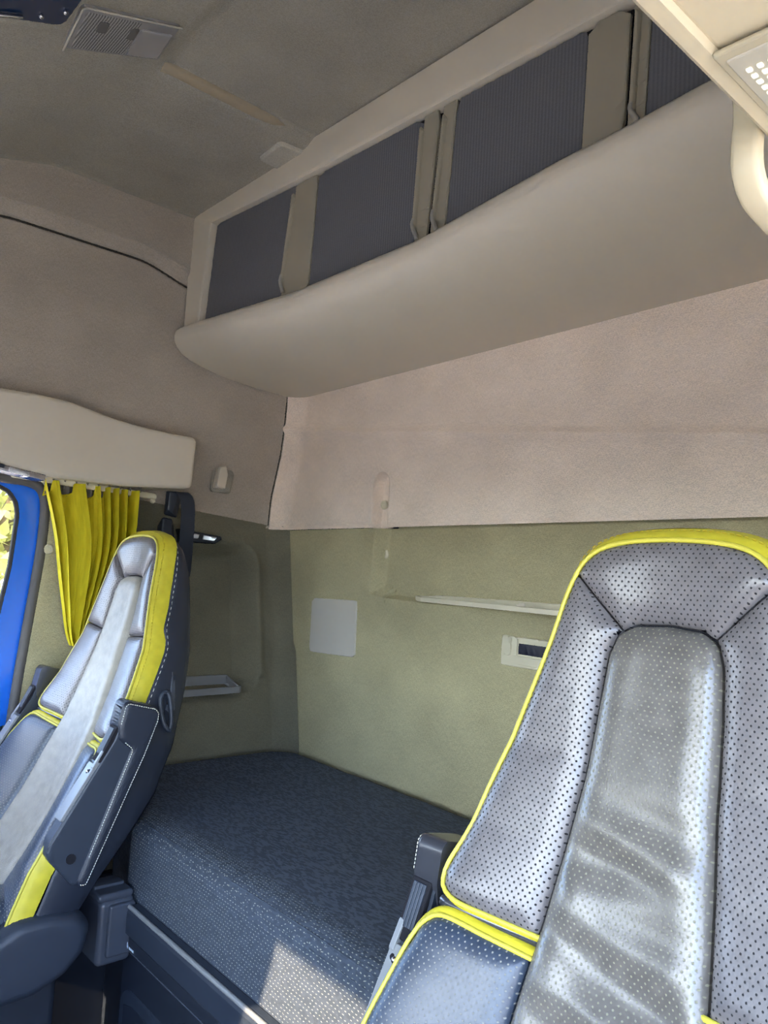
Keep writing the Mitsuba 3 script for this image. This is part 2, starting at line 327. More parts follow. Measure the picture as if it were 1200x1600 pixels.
g_ = 2.452 - 0.10 * np.clip(0.62 - gy, 0, 1) - 0.05 * ss(1.0, 1.25, gy)
struct('trim_2', tube(np.c_[XEDGE(g_) - 0.0205, gy, g_], 0.0042, 8), 'seam_dark', 'dark seam along the upper left wall', smooth=True)
# left wall below the seam: green, tapering in, with a niche and a rounded corner
NI = rrect(0.90, 0.965, 1.585, 1.535, 0.09)
def left_lower(Y, t):
    z1 = 1.610 + 0.085 * np.clip(1.645 - Y, 0, 0.7); z = 0.0 + t * z1
    X = -2.385 - 0.14 * np.clip((z - 0.80) / 0.80, 0, 1)
    d = shapely.distance(NI.exterior, shapely.points(Y, z)) * np.where(shapely.contains_xy(NI, Y, z), 1, -1)
    X = X - 0.085 * ss(0.0, 1.0, d / 0.07) + 0.010 * np.exp(-((d + 0.004) / 0.016) ** 2) * (z > 1.05)
    X = X + 0.075 * np.clip((Y - 1.625) / 0.075, 0, 1) ** 2
    return X, Y, z
ys2 = np.unique(np.r_[np.linspace(0.98, 1.45, 30), np.linspace(1.45, 1.70, 60)])
ts2 = np.r_[0, np.linspace(0.3, 1, 110)]
struct('wall_left_lower', grid(left_lower, ys2, ts2), 'shaded_green', 'green fabric lower left wall with a moulded niche and shade in its colour', smooth=True)
# left wall at the door: the green pillar trim and the part under the window
PIL = [(0.795, 1.69), (1.04, 1.69), (1.04, 0.55), (0.70, 0.55), (0.745, 0.90), (0.765, 1.15), (0.795, 1.45)]
m, uv = pad(rounded(PIL, 0.01), YZ(-2.50), 0.012, 0.03, 0.03, 0.05)
struct('wall_left_pillar', m, 'green_fabric', 'green pillar trim beside the left door', smooth=True, uv=uv)

# roof: level at the rear, falling towards the windscreen, a step along the middle panel
def roof_z(X, Y):
    drop = np.where(Y < 0.71, 0.37 * (0.71 - Y), 0.0)
    k = 0.03
    q = 0.71 - Y; drop = np.where(np.abs(q) < k, 0.37 * (q + k) ** 2 / (4 * k), drop)
    drop = np.minimum(drop, 0.42 + 0.1 * np.clip(-0.42 - Y, 0, 2))
    side = ss(-2.05, -2.44, X)
    z = 2.648 - drop * (1 - 0.35 * side) - 0.035 * side * 0
    xs_ = -1.74 + 0.0 * Y
    z = z + 0.022 * ss(xs_ - 0.035, xs_ + 0.02, X) * ss(0.70, 0.76, Y)
    z = z + 0.006 * np.exp(-((X - xs_) / 0.02) ** 2) * ss(0.68, 0.8, Y) * 0
    f = np.clip((-2.40 - X) / 0.045, 0, 1)
    return z - 0.040 * (1 - np.sqrt(np.clip(1 - f * f, 0, 1)))
xr = np.unique(np.r_[np.linspace(-2.446, -2.40, 14), np.linspace(-2.40, -1.82, 24), np.linspace(-1.82, -1.68, 34), np.linspace(-1.68, XR + 0.05, 24)])
yr = np.unique(np.r_[np.linspace(YF, 0.64, 24), np.linspace(0.64, 0.82, 30), np.linspace(0.82, YB, 16)])
struct('ceiling', grid(lambda X, Y: (X, Y, roof_z(X, Y)), xr, yr), 'headliner', 'grey fabric roof lining', smooth=True)

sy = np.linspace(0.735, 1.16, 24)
struct('trim_3', tube(np.c_[np.full(24, -1.752), sy, roof_z(np.full(24, -1.752), sy) + 0.020 + 0.012 * ss(1.0, 1.16, sy)], 0.024, 12), 'lit_crease_tone', 'added bead with the light on the roof lining crease in its colour', smooth=True)  # bead added in place of the lit facet of the roof step
# right wall with the open doorway, and the front with the windscreen opening
rw = cat([rbox([XR, 0.78, 0.0], [XR + 0.06, YB + 0.05, 2.75], 0.01), rbox([XR, -0.95, 1.80], [XR + 0.06, 0.80, 2.75], 0.01), rbox([XR, YF, 0.0], [XR + 0.06, -0.90, 2.75], 0.01)])
struct('wall_right', rw, 'headliner', 'right cab wall with the open doorway')
fr = cat([rbox([XL - 0.05, YF - 0.05, 0.0], [XR + 0.06, YF, 1.14], 0.01), rbox([XL - 0.05, YF - 0.05, 1.84], [XR + 0.06, YF, 2.75], 0.01)])
struct('wall_front', fr, 'dark_plastic', 'front of the cab round the windscreen')
lf = cat([rbox([XL - 0.05, YF, 0.0], [XL - 0.01, -0.72, 1.75], 0.01), rbox([XL - 0.05, -0.75, 0.0], [XL - 0.01, 0.79, 0.93], 0.01)])
struct('wall_left_door', lf, 'dark_plastic', 'lower part of the left door')
struct('window_1', grid(lambda X, z: (X, YF - 0.02 + 0 * X, z), [XL, XR], [1.12, 1.86]), 'glass', 'windscreen')

for i_, (a_, b_) in enumerate(((-2.45, -1.23),)):
    m, uv = pad(rounded([(a_, 1.32), (-1.31, 1.32), (-1.13, 1.83), (a_, 1.83)], 0.05), XZ(-0.985, 1), 0.008, 0.01, 0.04, 0.012)  # unseen panel added and slanted to shape the sun patch on the mattress
    k = add('sun_blocker', m, 'headliner', smooth=True); thing(k, 'added unseen sun blocker at the left half of the windscreen', 'sun blocker')
# the left door: blue window frame, gasket, seal and glass
D = 'door_1'
XD = -2.515
seal_px = [(-120, 738), (0, 744), (50, 754), (64, 763), (71, 782), (71, 805), (58, 900), (40, 1000), (18, 1132), (-60, 1160)]
blue_out = [(p[0] - 4, p[1] + (4 if p[1] < 770 else 0)) for p in seal_px]
glass_px = [(-120, 752), (-5, 757), (12, 766), (24, 785), (26, 806), (14, 885), (0, 942), (-30, 1070), (-120, 1085)]
so = np.array(yz(seal_px, XD + 0.02)); go = np.array(yz(glass_px, XD - 0.03))
front = -0.72
outer = sg.Polygon([(front, so[1][1] - 0.02)] + [tuple(p) for p in so[1:]] + [(front, so[-1][1])]).buffer(0)
hole = rounded([(front + 0.10, go[1][1] - 0.02)] + [tuple(p) for p in go[1:-1]] + [(front + 0.10, go[-2][1])], 0.03)
ringp = outer.difference(hole)
mm = trimesh.creation.extrude_polygon(ringp, 0.045, engine='earcut')
mm.apply_transform(np.array([[0, 0, 1, XD - 0.045], [1, 0, 0, 0], [0, 1, 0, 0], [0, 0, 0, 1]], float))
struct('frame', mm, 'blue_paint', None, D, smooth=30)
sp = smooth_curve(np.array([[XD + 0.015, *p] for p in so[1:-1]]), 60)
add('seal', tube(np.vstack([[XD + 0.015, front, so[0][1]], sp]), 0.016, 10), 'rubber', D, smooth=True)
hp = resample(hole.exterior, 0.02)
add('gasket', tube(np.c_[np.full(len(hp), XD - 0.012), hp], 0.011, 8, True), 'black_rubber', D, smooth=True)
hb = hole.bounds
add('glass', grid(lambda y, z: (XD - 0.025 + 0 * y, y, z), [hb[0], hb[2]], [hb[1], hb[3]]), 'glass', D)
labels[D] = {'kind': 'structure', 'label': 'left cab door with a blue window frame'}
for k in list(labels):
    if k.startswith('door_1__'): labels.pop(k)
labels['door_1__frame'] = {'label': 'glossy blue painted window frame'}
# ------------------------------------------------------------------ overhead locker on the rear wall
L = 'overhead_locker'
dl = [(315, 505), (480, 455), (645, 387), (667, 379), (905, 247), (975, 214), (1110, 140)]
dt = [(335, 351), (497, 271), (655, 184), (690, 163), (912, 3), (990, -48), (1140, -150)]
YD = 1.20
bl = np.array(xz(dl, YD)); tp = np.array(xz(dt[:4], YD))
def zb(X): return np.interp(X, np.r_[-2.46, bl[:, 0], -0.04], np.r_[bl[0, 1] - 0.0, bl[:, 1], bl[-1, 1] + 0.02])
def zt(X): return np.interp(X, [-2.35, -1.72, -1.24, -0.75, -0.04], [2.595, 2.563, 2.553, 2.545, 2.54])
def zr(X): return 2.107 + (X + 2.445) * 0.023
prof = [(0.022, 0.0, 0), (0.0, 0.0, 0), (-0.020, -0.006, 0), (-0.042, -0.014, 0), (-0.053, -0.026, 0), (-0.057, -0.042, 0), (-0.054, -0.060, 0), (-0.044, -0.078, 0), (-0.024, -0.095, .02), (0.01, -0.110, .06), (0.06, -0.121, .14), (0.14, -0.13, .35), (0.30, -0.14, .75), (0.46, -0.15, .97), (0.515, -0.15, 1)]
xs = np.unique(np.r_[np.linspace(-2.452, -2.40, 6), np.linspace(-2.40, XR, 40)])
rings = []
for X in xs:
    pull = 0.02 * np.clip((-2.41 - X) / 0.045, 0, 1) ** 2
    rings.append([(X, YD + a + pull * (1 if a < 0.1 else 0), (zb(X) + b + pull * .5) * (1 - w) + (zr(X) - 0.003) * w) for a, b, w in prof])
body = [loft(rings, False)]
# frame round the door opening: a strip above and the left end
def zroof(X): return np.interp(X, [-2.46, -2.42, -0.87, -0.04], [2.640, 2.643, 2.630, 2.63])
top_r = []
for X in xs:
    z1, z0 = zroof(X) + 0.03, zt(X)
    top_r.append([(X, YD + 0.06, z1), (X, YD - 0.012, z1), (X, YD - 0.016, z1 - 0.04), (X, YD - 0.016, z0 + 0.012), (X, YD - 0.010, z0 + 0.002), (X, YD + 0.006, z0), (X, YD + 0.03, z0)])
body.append(loft(top_r, False))
xl, xi = -2.452, -2.345
zz = np.linspace(0, 1, 12)
end_r = []
for q in zz:
    z = 2.245 + q * 0.40
    xin = np.interp(z, [bl[0, 1], 2.60], [bl[0, 0], tp[0, 0]])
    end_r.append([(xl, YD + 0.05, z), (xl, YD + 0.002 - 0.03 * (1 - q) * 0, z), (xl + 0.012, YD - 0.014, z), (xin - 0.012, YD - 0.014, z), (xin - 0.003, YD - 0.008, z), (xin, YD + 0.005, z), (xin, YD + 0.03, z)])
body.append(loft(end_r, False))
add('body', cat(body), 'beige_plastic', L, smooth=40)
add('liner', grid(lambda X, t: (X, YD + 0.022 + 0 * X, zb(X) - 0.01 + t * (zroof(X) - zb(X))), np.linspace(-2.36, XR, 20), [0, 1]), 'dark_gap', L)
thing(L, 'long beige overhead locker across the top of the rear wall with dark ribbed doors', 'cabinet')
def qd(x0b, x1b, x0t, x1t, ins=0.0):
    return [(x0b + ins, zb(x0b) + 0.002), (x1b - ins, zb(x1b) + 0.002), (x1t - ins, zt(x1t) - 0.002), (x0t + ins, zt(x0t) - 0.002)]
def px_x(b, t):
    return xz([b], YD)[0][0], xz([t], YD)[0][0]
A = px_x((318, 505), (338, 351)); B = px_x((437, 470), (462, 293)); C_ = px_x((479, 456), (496, 271))
B2 = px_x((645, 387), (662, 181)); C2 = px_x((663, 380), (688, 165)); C3 = px_x((669, 377), (693, 161)); B3 = px_x((693, 366), (714, 150))
E3 = px_x((907, 246), (921, 3)); F3 = px_x((973, 215), (986, 3)); F4 = px_x((977, 213), (991, 0)); G4 = px_x((1005, 198), (1019, 0))
def door(px0, px1, strip, handle_at, lab):
    """A locker door: dark ribbed panel(s), beige strips, a bar handle. px0/px1: the left and right edges (bottom x, top x)."""
    d = add('door', pad(qd(px0[0], px1[0], px0[1], px1[1], 0.0008), XZ(YD + 0.012), 0.003, 0.004, 0.05, 0.012)[0], 'dark_gap', L, smooth=30)
    labels[d] = {'label': lab}
    edges = [px0, *strip, px1]
    return d
def slab(d, name, e0, e1, mat, y, th=0.004, ins=0.0006):
    mm, uv = pad(qd(e0[0], e1[0], e0[1], e1[1], ins), XZ(y), th, 0.004, 0.04, 0.006)
    return add(name, mm, mat, d, smooth=30)
def bar_handle(d, e, side=1):
    """A slim upright bar that bends into the door at both ends."""
    zb_, zt_ = zb(e[0]), zt(e[1])
    X = lambda q: e[0] + (e[1] - e[0]) * q
    za = lambda q: zb_ + q * (zt_ - zb_)
    w = 0.0065
    bar = [(X(.13) - w, za(.13)), (X(.13) + w, za(.13)), (X(.88) + w, za(.88)), (X(.93) - w, za(.93)), (X(.88) - w, za(.90))]
    m, uv = pad(rounded(bar, 0.001), XZ(YD + 0.002), 0.010, 0.005, 0.005, 0.004)
    add('handle', m, 'strip_plastic', d, smooth=30)
    P = smooth_curve([(X(.05) + side * .012, YD - 0.001, za(.05)), (X(.09) + side * .010, YD - 0.006, za(.09)), (X(.14) + side * .002, YD - 0.008, za(.14)), (X(.21), YD - 0.006, za(.21))], 14)
    add('handle_end', tube(P, np.linspace(0.006, 0.0045, 14), 8), 'handle_plastic', d, smooth=True)
    labels[d + '__handle'] = {'label': 'upright bar handle'}
d = door(A, C_, [], None, 'narrow dark ribbed locker door at the left end'); slab(d, 'panel', A, B, 'door_panel', YD + 0.006); slab(d, 'strip', B, C_, 'strip_plastic', YD + 0.004); bar_handle(d, B)
d = door((C_[0] + 0.003, C_[1] + 0.003), C2, [], None, 'second dark ribbed locker door with its handle on the right'); slab(d, 'panel', (C_[0] + 0.004, C_[1] + 0.004), B2, 'door_panel', YD + 0.006); slab(d, 'strip', B2, C2, 'strip_plastic', YD + 0.004); bar_handle(d, B2)
d = door(C3, F3, [], None, 'wide dark ribbed locker door with its handle on the left'); slab(d, 'strip', C3, B3, 'strip_plastic', YD + 0.004); slab(d, 'panel', B3, E3, 'door_panel', YD + 0.006); slab(d, 'strip', E3, F3, 'strip_plastic', YD + 0.003); bar_handle(d, (C3[0] + 0.012, C3[1] + 0.012), 1)
R4 = (-0.30, -0.30)
d = door(F4, R4, [], None, 'dark ribbed locker door at the right end'); slab(d, 'strip', F4, G4, 'strip_plastic', YD + 0.004); slab(d, 'panel', G4, R4, 'door_panel', YD + 0.006); bar_handle(d, (F4[0] + 0.012, F4[1] + 0.012), 1)
# small oblong sticker under the locker
m, uv = pad(rounded(xy([(549, 581), (567, 578), (613, 597), (586, 601)], 2.085), 0.004), XY(2.118, -1), 0.0015, 0.002, 0.02, 0.03)
k = add('sticker', m, 'label_grey', L, smooth=30); labels[k] = {'label': 'small oblong grey sticker'}
# ------------------------------------------------------------------ header shelf over the left door
XS = -2.36
S = 'header_shelf'
shp = yz([(-160, 585), (-60, 595), (0, 605), (60, 615), (110, 626), (150, 640), (190, 655), (230, 667), (270, 677), (309, 684), (301, 764), (200, 759), (75, 744), (0, 724), (-160, 700)], XS)
m, uv = pad(rounded(shp, 0.018), YZ(XS - 0.012), 0.012, 0.014, 0.02, 0.15, base=lambda y, z: -0.018 * np.exp(-((y - 0.95) / 0.16) ** 2))
k = add('body', m, 'beige_plastic', S, smooth=35)
thing(S, 'beige plastic shelf box above the left door and the yellow curtain', 'shelf')
# reading lamp and switches under the shelf's front edge
q = np.array(yz([(-40, 712), (0, 722), (40, 733), (72, 742)], XS - 0.005))
H = 'shelf_lamp'
def lamp_path(y0, y1, x0, x1, dz0, dz1, r=0.003):
    za = np.interp([y0, y1], q[:, 0], q[:, 1])
    return hullpts([(x, y, z + dz) for x in (x0, x1) for y, z in ((y0, za[0]), (y1, za[1])) for dz in (dz0, dz1)], r, 8)
add('housing', lamp_path(0.52, 0.745, XS - 0.07, XS - 0.003, -0.016, -0.004), 'chrome', H, smooth=30)
add('switch', lamp_path(0.56, 0.632, XS - 0.03, XS + 0.001, -0.013, -0.006, 0.002), 'dark_plastic', H, smooth=30)
add('lens', lamp_path(0.648, 0.70, XS - 0.05, XS + 0.002, -0.019, -0.008, 0.002), 'lens_reflector', H, smooth=30)
thing(H, 'slim chrome reading lamp strip with a switch under the left shelf', 'lamp')
# curtain rail
R = 'curtain_rail'
ra, rb = at(20, 735, 0, -2.43) - [0, 0, 0.012], at(243, 771, 0, -2.43) - [0, 0, 0.012]
add('track', hullpts([ra + [0, 0, .006], rb + [0, 0, .006], ra - [0, 0, .004], rb - [0, 0, .004]], 0.005), 'light_plastic', R, smooth=30)
add('stop', trimesh.creation.icosphere(2, 0.009).apply_translation(rb + [0.004, -0.01, -0.014]), 'light_plastic', R, smooth=True)
thing(R, 'pale plastic curtain rail along the lower edge of the left shelf', 'curtain rail')
# curtain
CU_N, CV_N = 260, 70
lt = np.array(yz([(72, 744), (78, 780), (86, 830), (93, 900), (100, 950), (107, 990), (112, 1004)], -2.42))
rt = np.array(yz([(226, 765), (221, 800), (216, 832), (205, 870), (178, 920), (150, 965), (128, 1006)], -2.42))
def edge(c, t): return np.stack([np.interp(t, np.linspace(0, 1, len(c)), c[:, i]) for i in (0, 1)], -1)
U, V = np.meshgrid(np.linspace(0, 1, CU_N), np.linspace(0, 1, CV_N), indexing='ij')
Lc, Rc = edge(smooth_curve(lt, 40), V), edge(smooth_curve(rt, 40), V)
ph = 2 * np.pi * (7.6 * U + 0.55 * np.sin(2 * np.pi * 1.3 * U + 1) + 0.25 * V * np.sin(2 * np.pi * 2.1 * U))
wave = np.sin(ph) + 0.35 * np.sin(2.1 * ph + 1.2 + 2 * V)
uu = U + 0.022 * np.cos(ph) * (0.4 + 0.6 * np.sin(np.pi * np.clip(U, 0, 1)))
YZc = Lc + (Rc - Lc) * uu[..., None]
amp = 0.037 * (1 - 0.5 * V) * (0.7 + 0.6 * meshkit.noise(np.stack([U * 4, V * 1.2, 0 * U], -1), 3))
sag = np.array([0.012, 0.030]) * 0
heading = 0.018 * np.clip(0.08 - V, 0, 1) / 0.08 * np.clip(-np.sin(ph) - 0.1, 0, 1)
P = np.stack([-2.425 + amp * wave + 0.02 * np.sin(np.pi * V), YZc[..., 0], YZc[..., 1] - heading * 1.6 - 0.010], -1)
P[..., 2] -= 0.022 * np.clip(1 - V / 0.05, 0, 1) * (np.sin(ph) < -0.3)
i = (np.arange(CU_N - 1)[:, None] * CV_N + np.arange(CV_N - 1)[None]).ravel()
cf = np.vstack([np.c_[i, i + CV_N, i + CV_N + 1], np.c_[i, i + CV_N + 1, i + 1]])
CK = 'curtain'
add('cloth', trimesh.Trimesh(P.reshape(-1, 3), cf, process=False), 'curtain_cloth', CK, smooth=True, uv=np.c_[U.ravel(), V.ravel()])
for j in range(9):                                            # grey gathering tape and hooks behind the heading
    t = (j + 0.5) / 9
    c = lt[0] + (rt[0] - lt[0]) * t
    y = c[0]; z = c[1]
    add('hook', tube(smooth_curve([(-2.43, y, z + 0.022), (-2.424, y + 0.004, z + 0.008), (-2.43, y + 0.008, z - 0.014), (-2.438, y + 0.01, z - 0.03)], 10), 0.0035, 6), 'curtain_lining', CK, smooth=True)
tape = grid(lambda t, w: (-2.452 + 0.012 * np.sin(t * 2 * np.pi * 9), lt[0][0] + (rt[0][0] - lt[0][0]) * t, lt[0][1] + (rt[0][1] - lt[0][1]) * t - 0.002 - 0.05 * w), np.linspace(0.02, 0.98, 120), [0, 0.5, 1])
k = add('lining', tape, 'curtain_lining', CK, smooth=True); labels[k] = {'label': 'grey gathering tape behind the heading'}
thing(CK, 'bright yellow ribbed curtain gathered beside the left door window', 'curtain')
# seat belt on the left pillar
SB = 'seat_belt'
g0, g1 = at(263, 768, 0, -2.45), at(290, 775, 0, -2.45)
add('guide', hullpts([at(262, 770, 0, -2.47), at(282, 772, 0, -2.47), at(274, 806, 0, -2.47), at(259, 802, 0, -2.47), at(266, 770, 0, -2.44), at(277, 772, 0, -2.44), at(268, 800, 0, -2.44), at(263, 796, 0, -2.44)], 0.006), 'black_plastic', SB, smooth=30)
add('retractor', hullpts([at(250, 822, 0, -2.48), at(268, 824, 0, -2.48), at(270, 870, 0, -2.48), at(246, 870, 0, -2.48), at(256, 812, 0, -2.45), at(266, 814, 0, -2.45), at(264, 870, 0, -2.44), at(250, 870, 0, -2.44)], 0.008), 'dark_plastic', SB, smooth=30)
wp = smooth_curve(np.array([at(276, 768, 0, -2.44), at(288, 772, 0, -2.415), at(294, 800, 0, -2.405), at(292, 835, 0, -2.41), at(290, 862, 0, -2.42), at(286, 900, 0, -2.43)]), 24)
wd = np.array([0.010, 0.021, 0.0])
ring = [[p - wd, p + wd, p + wd + [-0.0025, 0.001, 0], p - wd + [-0.0025, 0.001, 0]] for p in wp]
add('webbing', loft(ring, True, True, True), 'belt_webbing', SB, smooth=30)
thing(SB, 'black seat belt with its guide hanging under the right end of the left shelf', 'seat belt')
# coat hook
CH_ = 'coat_hook'
hp_ = [(338, 727), (356, 730), (358, 742), (352, 766), (336, 762)]
m, uv = pad(rounded(yz([(332, 714), (362, 716), (366, 745), (359, 772), (330, 768)], XEDGE(1.78) - 0.012), 0.008), YZ(XEDGE(1.78) - 0.013), 0.006, 0.012, 0.01, 0.01)
add('base', m, 'headliner', CH_, smooth=True, uv=uv)
m, uv = pad(rounded(yz([(344, 729), (355, 727), (358, 742), (353, 765), (337, 762)], -2.475), 0.007), YZ(-2.488), 0.012, 0.006, 0.006, 0.012)
add('flap', m, 'beige_plastic', CH_, smooth=30)
thing(CH_, 'small beige folding coat hook on the left wall beside the shelf', 'hook')
# niche lamp
NL = 'bunk_lamp'
lam = [(283, 826), (345, 838), (347, 843), (336, 850), (283, 846)]
m, uv = pad(rounded(yz(lam, -2.475), 0.003), YZ(-2.482), 0.012, 0.004, 0.006, 0.05)
add('housing', m, 'dark_plastic', NL, smooth=30)
m, uv = pad(rounded(yz([(318, 836), (340, 840), (334, 846), (316, 843)], -2.468), 0.001), YZ(-2.471), 0.004, 0.002, 0.005, 0.006)
add('lens', m, 'lens_reflector', NL, smooth=30)
m, uv = pad(rounded(yz([(290, 831), (312, 835), (310, 842), (290, 840)], -2.468), 0.001), YZ(-2.471), 0.003, 0.002, 0.005, 0.006)
add('lens', m, 'lens_reflector', NL, smooth=30)
thing(NL, 'slim dark reading lamp with clear lenses on the green left wall above the bunk', 'lamp')
# niche tray
NT = 'niche_tray'
tz, tx = 1.045, -2.40
ol = [(1.10, -2.44), (1.47, -2.44), (1.515, -2.40), (1.50, -2.385), (1.10, -2.375)]
y0 = 1.02
rim = sg.Polygon([(y0, -2.53), (1.47, -2.53), (1.505, -2.47), (1.505, -2.425), (1.49, -2.41), (y0, -2.395)]).buffer(0.004)
hole = rim.buffer(-0.014)
fr_ = lambda z: plane([0, 0, z], [0, 1, 0], [1, 0, 0], [0, 0, 1])
def basin(rim, hole, z_top, height, floor_t, pl):
    """A tray: a rim wall round a hole, with a floor."""
    w = trimesh.creation.extrude_polygon(rim.difference(hole), height, engine='earcut')
    b = trimesh.creation.extrude_polygon(rim.buffer(-0.002), floor_t, engine='earcut')
    m = cat([w, b]); v = m.vertices
    m.vertices = pl(v[:, 0], v[:, 1], v[:, 2] + z_top - height)
    return m
mm = basin(rim, hole, 1.020, 0.022, 0.005, plane([0, 0, 0], [0, 1, 0], [1, 0, 0], [0, 0, 1]))
mm.faces = mm.faces[:, ::-1]
mm = cat([mm, rbox([y0, -2.508, 1.0], [1.49, -2.494, 1.050], 0.004).apply_transform(np.array([[0, 1, 0, 0], [1, 0, 0, 0], [0, 0, 1, 0], [0, 0, 0, 1.0]])), hullpts([(-2.50, 1.488, 1.046), (-2.50, 1.496, 1.0), (-2.42, 1.492, 1.020), (-2.42, 1.498, 1.0)], 0.004)])
k = add('niche_tray', mm, 'grey_plastic', smooth=30); thing(k, 'shallow grey plastic tray in the niche of the green left wall', 'tray')
# square cover, rear tray, control unit, wall screws
pc = rounded(xz([(487, 934), (557, 938), (553, 1028), (482, 1018)], 1.69), 0.012)
m, uv = pad(pc, XZ(1.697), 0.007, 0.004, 0.02, 0.008)
k = add('cover_plate', m, 'cover_grey', smooth=30); thing(k, 'plain square pale grey cover plate on the green rear wall', 'cover plate')
mm_rim = sg.Polygon([(-1.80, 1.745), (-1.70, 1.66), (-1.66, 1.635), (-0.2, 1.612), (-0.15, 1.745)])
mm_rim = rounded(list(mm_rim.exterior.coords)[:-1], 0.02)
mm = basin(mm_rim, mm_rim.buffer(-0.010), 1.391, 0.013, 0.004, plane([0, 0, 0], [1, 0, 0], [0, 1, 0], [0, 0, 1]))
RT = 'rear_tray'
add('body', mm, 'light_plastic', RT, smooth=30)
m, uv = pad(rounded([(-1.80, 1.379), (-1.715, 1.394), (-1.68, 1.398), (-0.2, 1.416), (-0.2, 1.379)], 0.003), XZ(1.7385), 0.004, 0.004, 0.03, 0.010)
add('upstand', m, 'light_plastic', RT, smooth=30)
c = at(812, 949, 1, 1.645)
add('clip', hullpts([c + [-.012, 0.004, 0.003], c + [.012, 0.004, 0.003], c + [-.006, .008, .009], c + [.008, .008, .009]], 0.003), 'beige_plastic', RT, smooth=30)
thing(RT, 'long narrow cream tray on the green rear wall behind the right seat', 'tray')
CU_ = 'control_unit'
p = np.array(xz([(785, 991), (862, 1002), (785, 1038)], 1.69))
x0, x1, z1, z0 = p[0, 0], p[0, 0] + 0.30, p[0, 1], p[2, 1]
m, uv = pad(rrect(x0, z0 - 0.002, x1, z1, 0.004), XZ(1.697), 0.012, 0.004, 0.02, 0.01)
add('housing', m, 'light_plastic', CU_, smooth=30)
add('display', pad(rrect(x0 + 0.062, z0 + 0.035, x0 + 0.20, z1 - 0.018, 0.002), XZ(1.685), 0.001, 0.001, 0.02, 0.004)[0], 'display', CU_, smooth=30)
labels[CU_ + '__display'] = {'label': 'dark display'}
for bx, bz, bw, bh in ((x0 + 0.012, z0 + 0.028, 0.026, 0.05), (x0 + 0.042, z0 + 0.028, 0.018, 0.05), (x0 + 0.060, z0 + 0.006, 0.16, 0.024)):
    add('button', pad(rrect(bx, bz, bx + bw, bz + bh, 0.003), XZ(1.685), 0.004, 0.002, 0.01, 0.004)[0], 'light_plastic', CU_, smooth=30)
thing(CU_, 'cream control unit with a dark display on the green rear wall beside the right seat', 'control panel')
def screw(px, y, r, label, axis=1):
    c = at(*px, axis, y)
    prof = [(0, -0.004), (r, -0.004), (r, 0.001), (r * 0.8, 0.004), (r * 0.45, 0.0045), (r * 0.38, 0.001), (0, 0.001)]
    m = trimesh.creation.revolve(np.array(prof), sections=20)
    if axis == 1: m.apply_transform(trimesh.transformations.rotation_matrix(np.pi / 2, [1, 0, 0]))
    else: m.apply_transform(trimesh.transformations.rotation_matrix(np.pi / 2, [0, 1, 0]))
    m.apply_translation(c)
    k = add('wall_fastener', m, 'light_plastic', smooth=30); thing(k, label, 'fastener', 'fasteners of the wall panels')
screw((600, 789), 1.729, 0.016, 'round cream fastener in the channel of the pale rear wall')
screw((601, 866), 1.734, 0.018, 'round cream fastener on the green rear wall above the tray')
screw((76, 858), -2.487, 0.016, 'round pale fastener on the green pillar left of the curtain', 0)
# ------------------------------------------------------------------ roof fittings
N_ROOF = np.array([0, -0.37, 1.0]); N_ROOF /= np.linalg.norm(N_ROOF)
P_ROOF = np.array([0, 0.71, 2.648])
def on_roof(px): return at_plane(*px, P_ROOF, N_ROOF)
EVr = np.array([0, 1, 0.37]); EVr /= np.linalg.norm(EVr)
roof_pl = plane(P_ROOF, [1, 0, 0], EVr, -N_ROOF)
def roof_uv(px):
    p = on_roof(px) - P_ROOF; return (p[0], p @ EVr)
RL = 'roof_lamp'
ring4 = [roof_uv(p) for p in ((98, 70), (128, 4), (282, 38), (247, 90))]
# the real lamp is a rectangle across the roof slope
m, uv = pad(rounded(ring4, 0.008), roof_pl, 0.009, 0.007, 0.012, 0.02)
add('housing', m, 'lamp_clear', RL, smooth=30)
lo, hi = np.min(ring4, 0), np.max(ring4, 0)
def sub(a0, b0, a1, b1, z, th, mat, name):
    c = np.array([ring4[0], ring4[1], ring4[2], ring4[3]])          # left-rear, left-front corners ... bilinear
    f = lambda s, t: (1 - s) * ((1 - t) * c[0] + t * c[1]) + s * ((1 - t) * c[3] + t * c[2])
    o = plane(P_ROOF - N_ROOF * z, [1, 0, 0], EVr, -N_ROOF)
    m, uv = pad(rounded([f(a0, b0), f(a1, b0), f(a1, b1), f(a0, b1)], 0.003), o, th, 0.006, 0.01, 0.004)
    add(name, m, mat, RL, smooth=30)
sub(0.05, 0.07, 0.60, 0.93, 0.008, 0.003, 'lamp_lens', 'lens')
sub(0.61, 0.07, 0.96, 0.80, 0.008, 0.003, 'lens_reflector', 'lens')
sub(0.20, 0.55, 0.30, 0.80, 0.0115, 0.0015, 'lamp_lens_dark', 'bulb_holder'); sub(0.52, 0.50, 0.60, 0.80, 0.0115, 0.0015, 'lamp_lens_dark', 'bulb_holder')
ed = [on_roof(p) - N_ROOF * 0.009 for p in ((97, 72), (129, 4), (283, 38))]
add('edge', tube(np.array([ed[0], ed[1] * 0.97 + ed[0] * 0.03, ed[1] * 0.97 + ed[2] * 0.03, ed[2]]), 0.0022, 8), 'cover_grey', RL, smooth=True)  # pale tube drawn as the bright highlight along the lamp edge
thing(RL, 'clear ribbed rectangular roof lamp beside the blue hatch', 'lamp')
RH = 'roof_hatch'
hc = roof_uv((96, 29)); h1 = (hc[0] + 0.75, hc[1] - 0.62)
m, uv = pad(rrect(hc[0] - 0.035, h1[1], h1[0], hc[1] + 0.012, 0.03).difference(rrect(hc[0], h1[1] + 0.03, h1[0] - 0.03, hc[1], 0.02)).convex_hull, roof_pl, 0.012, 0.012, 0.03, 0.01)
add('frame', m, 'headliner', RH, smooth=30)
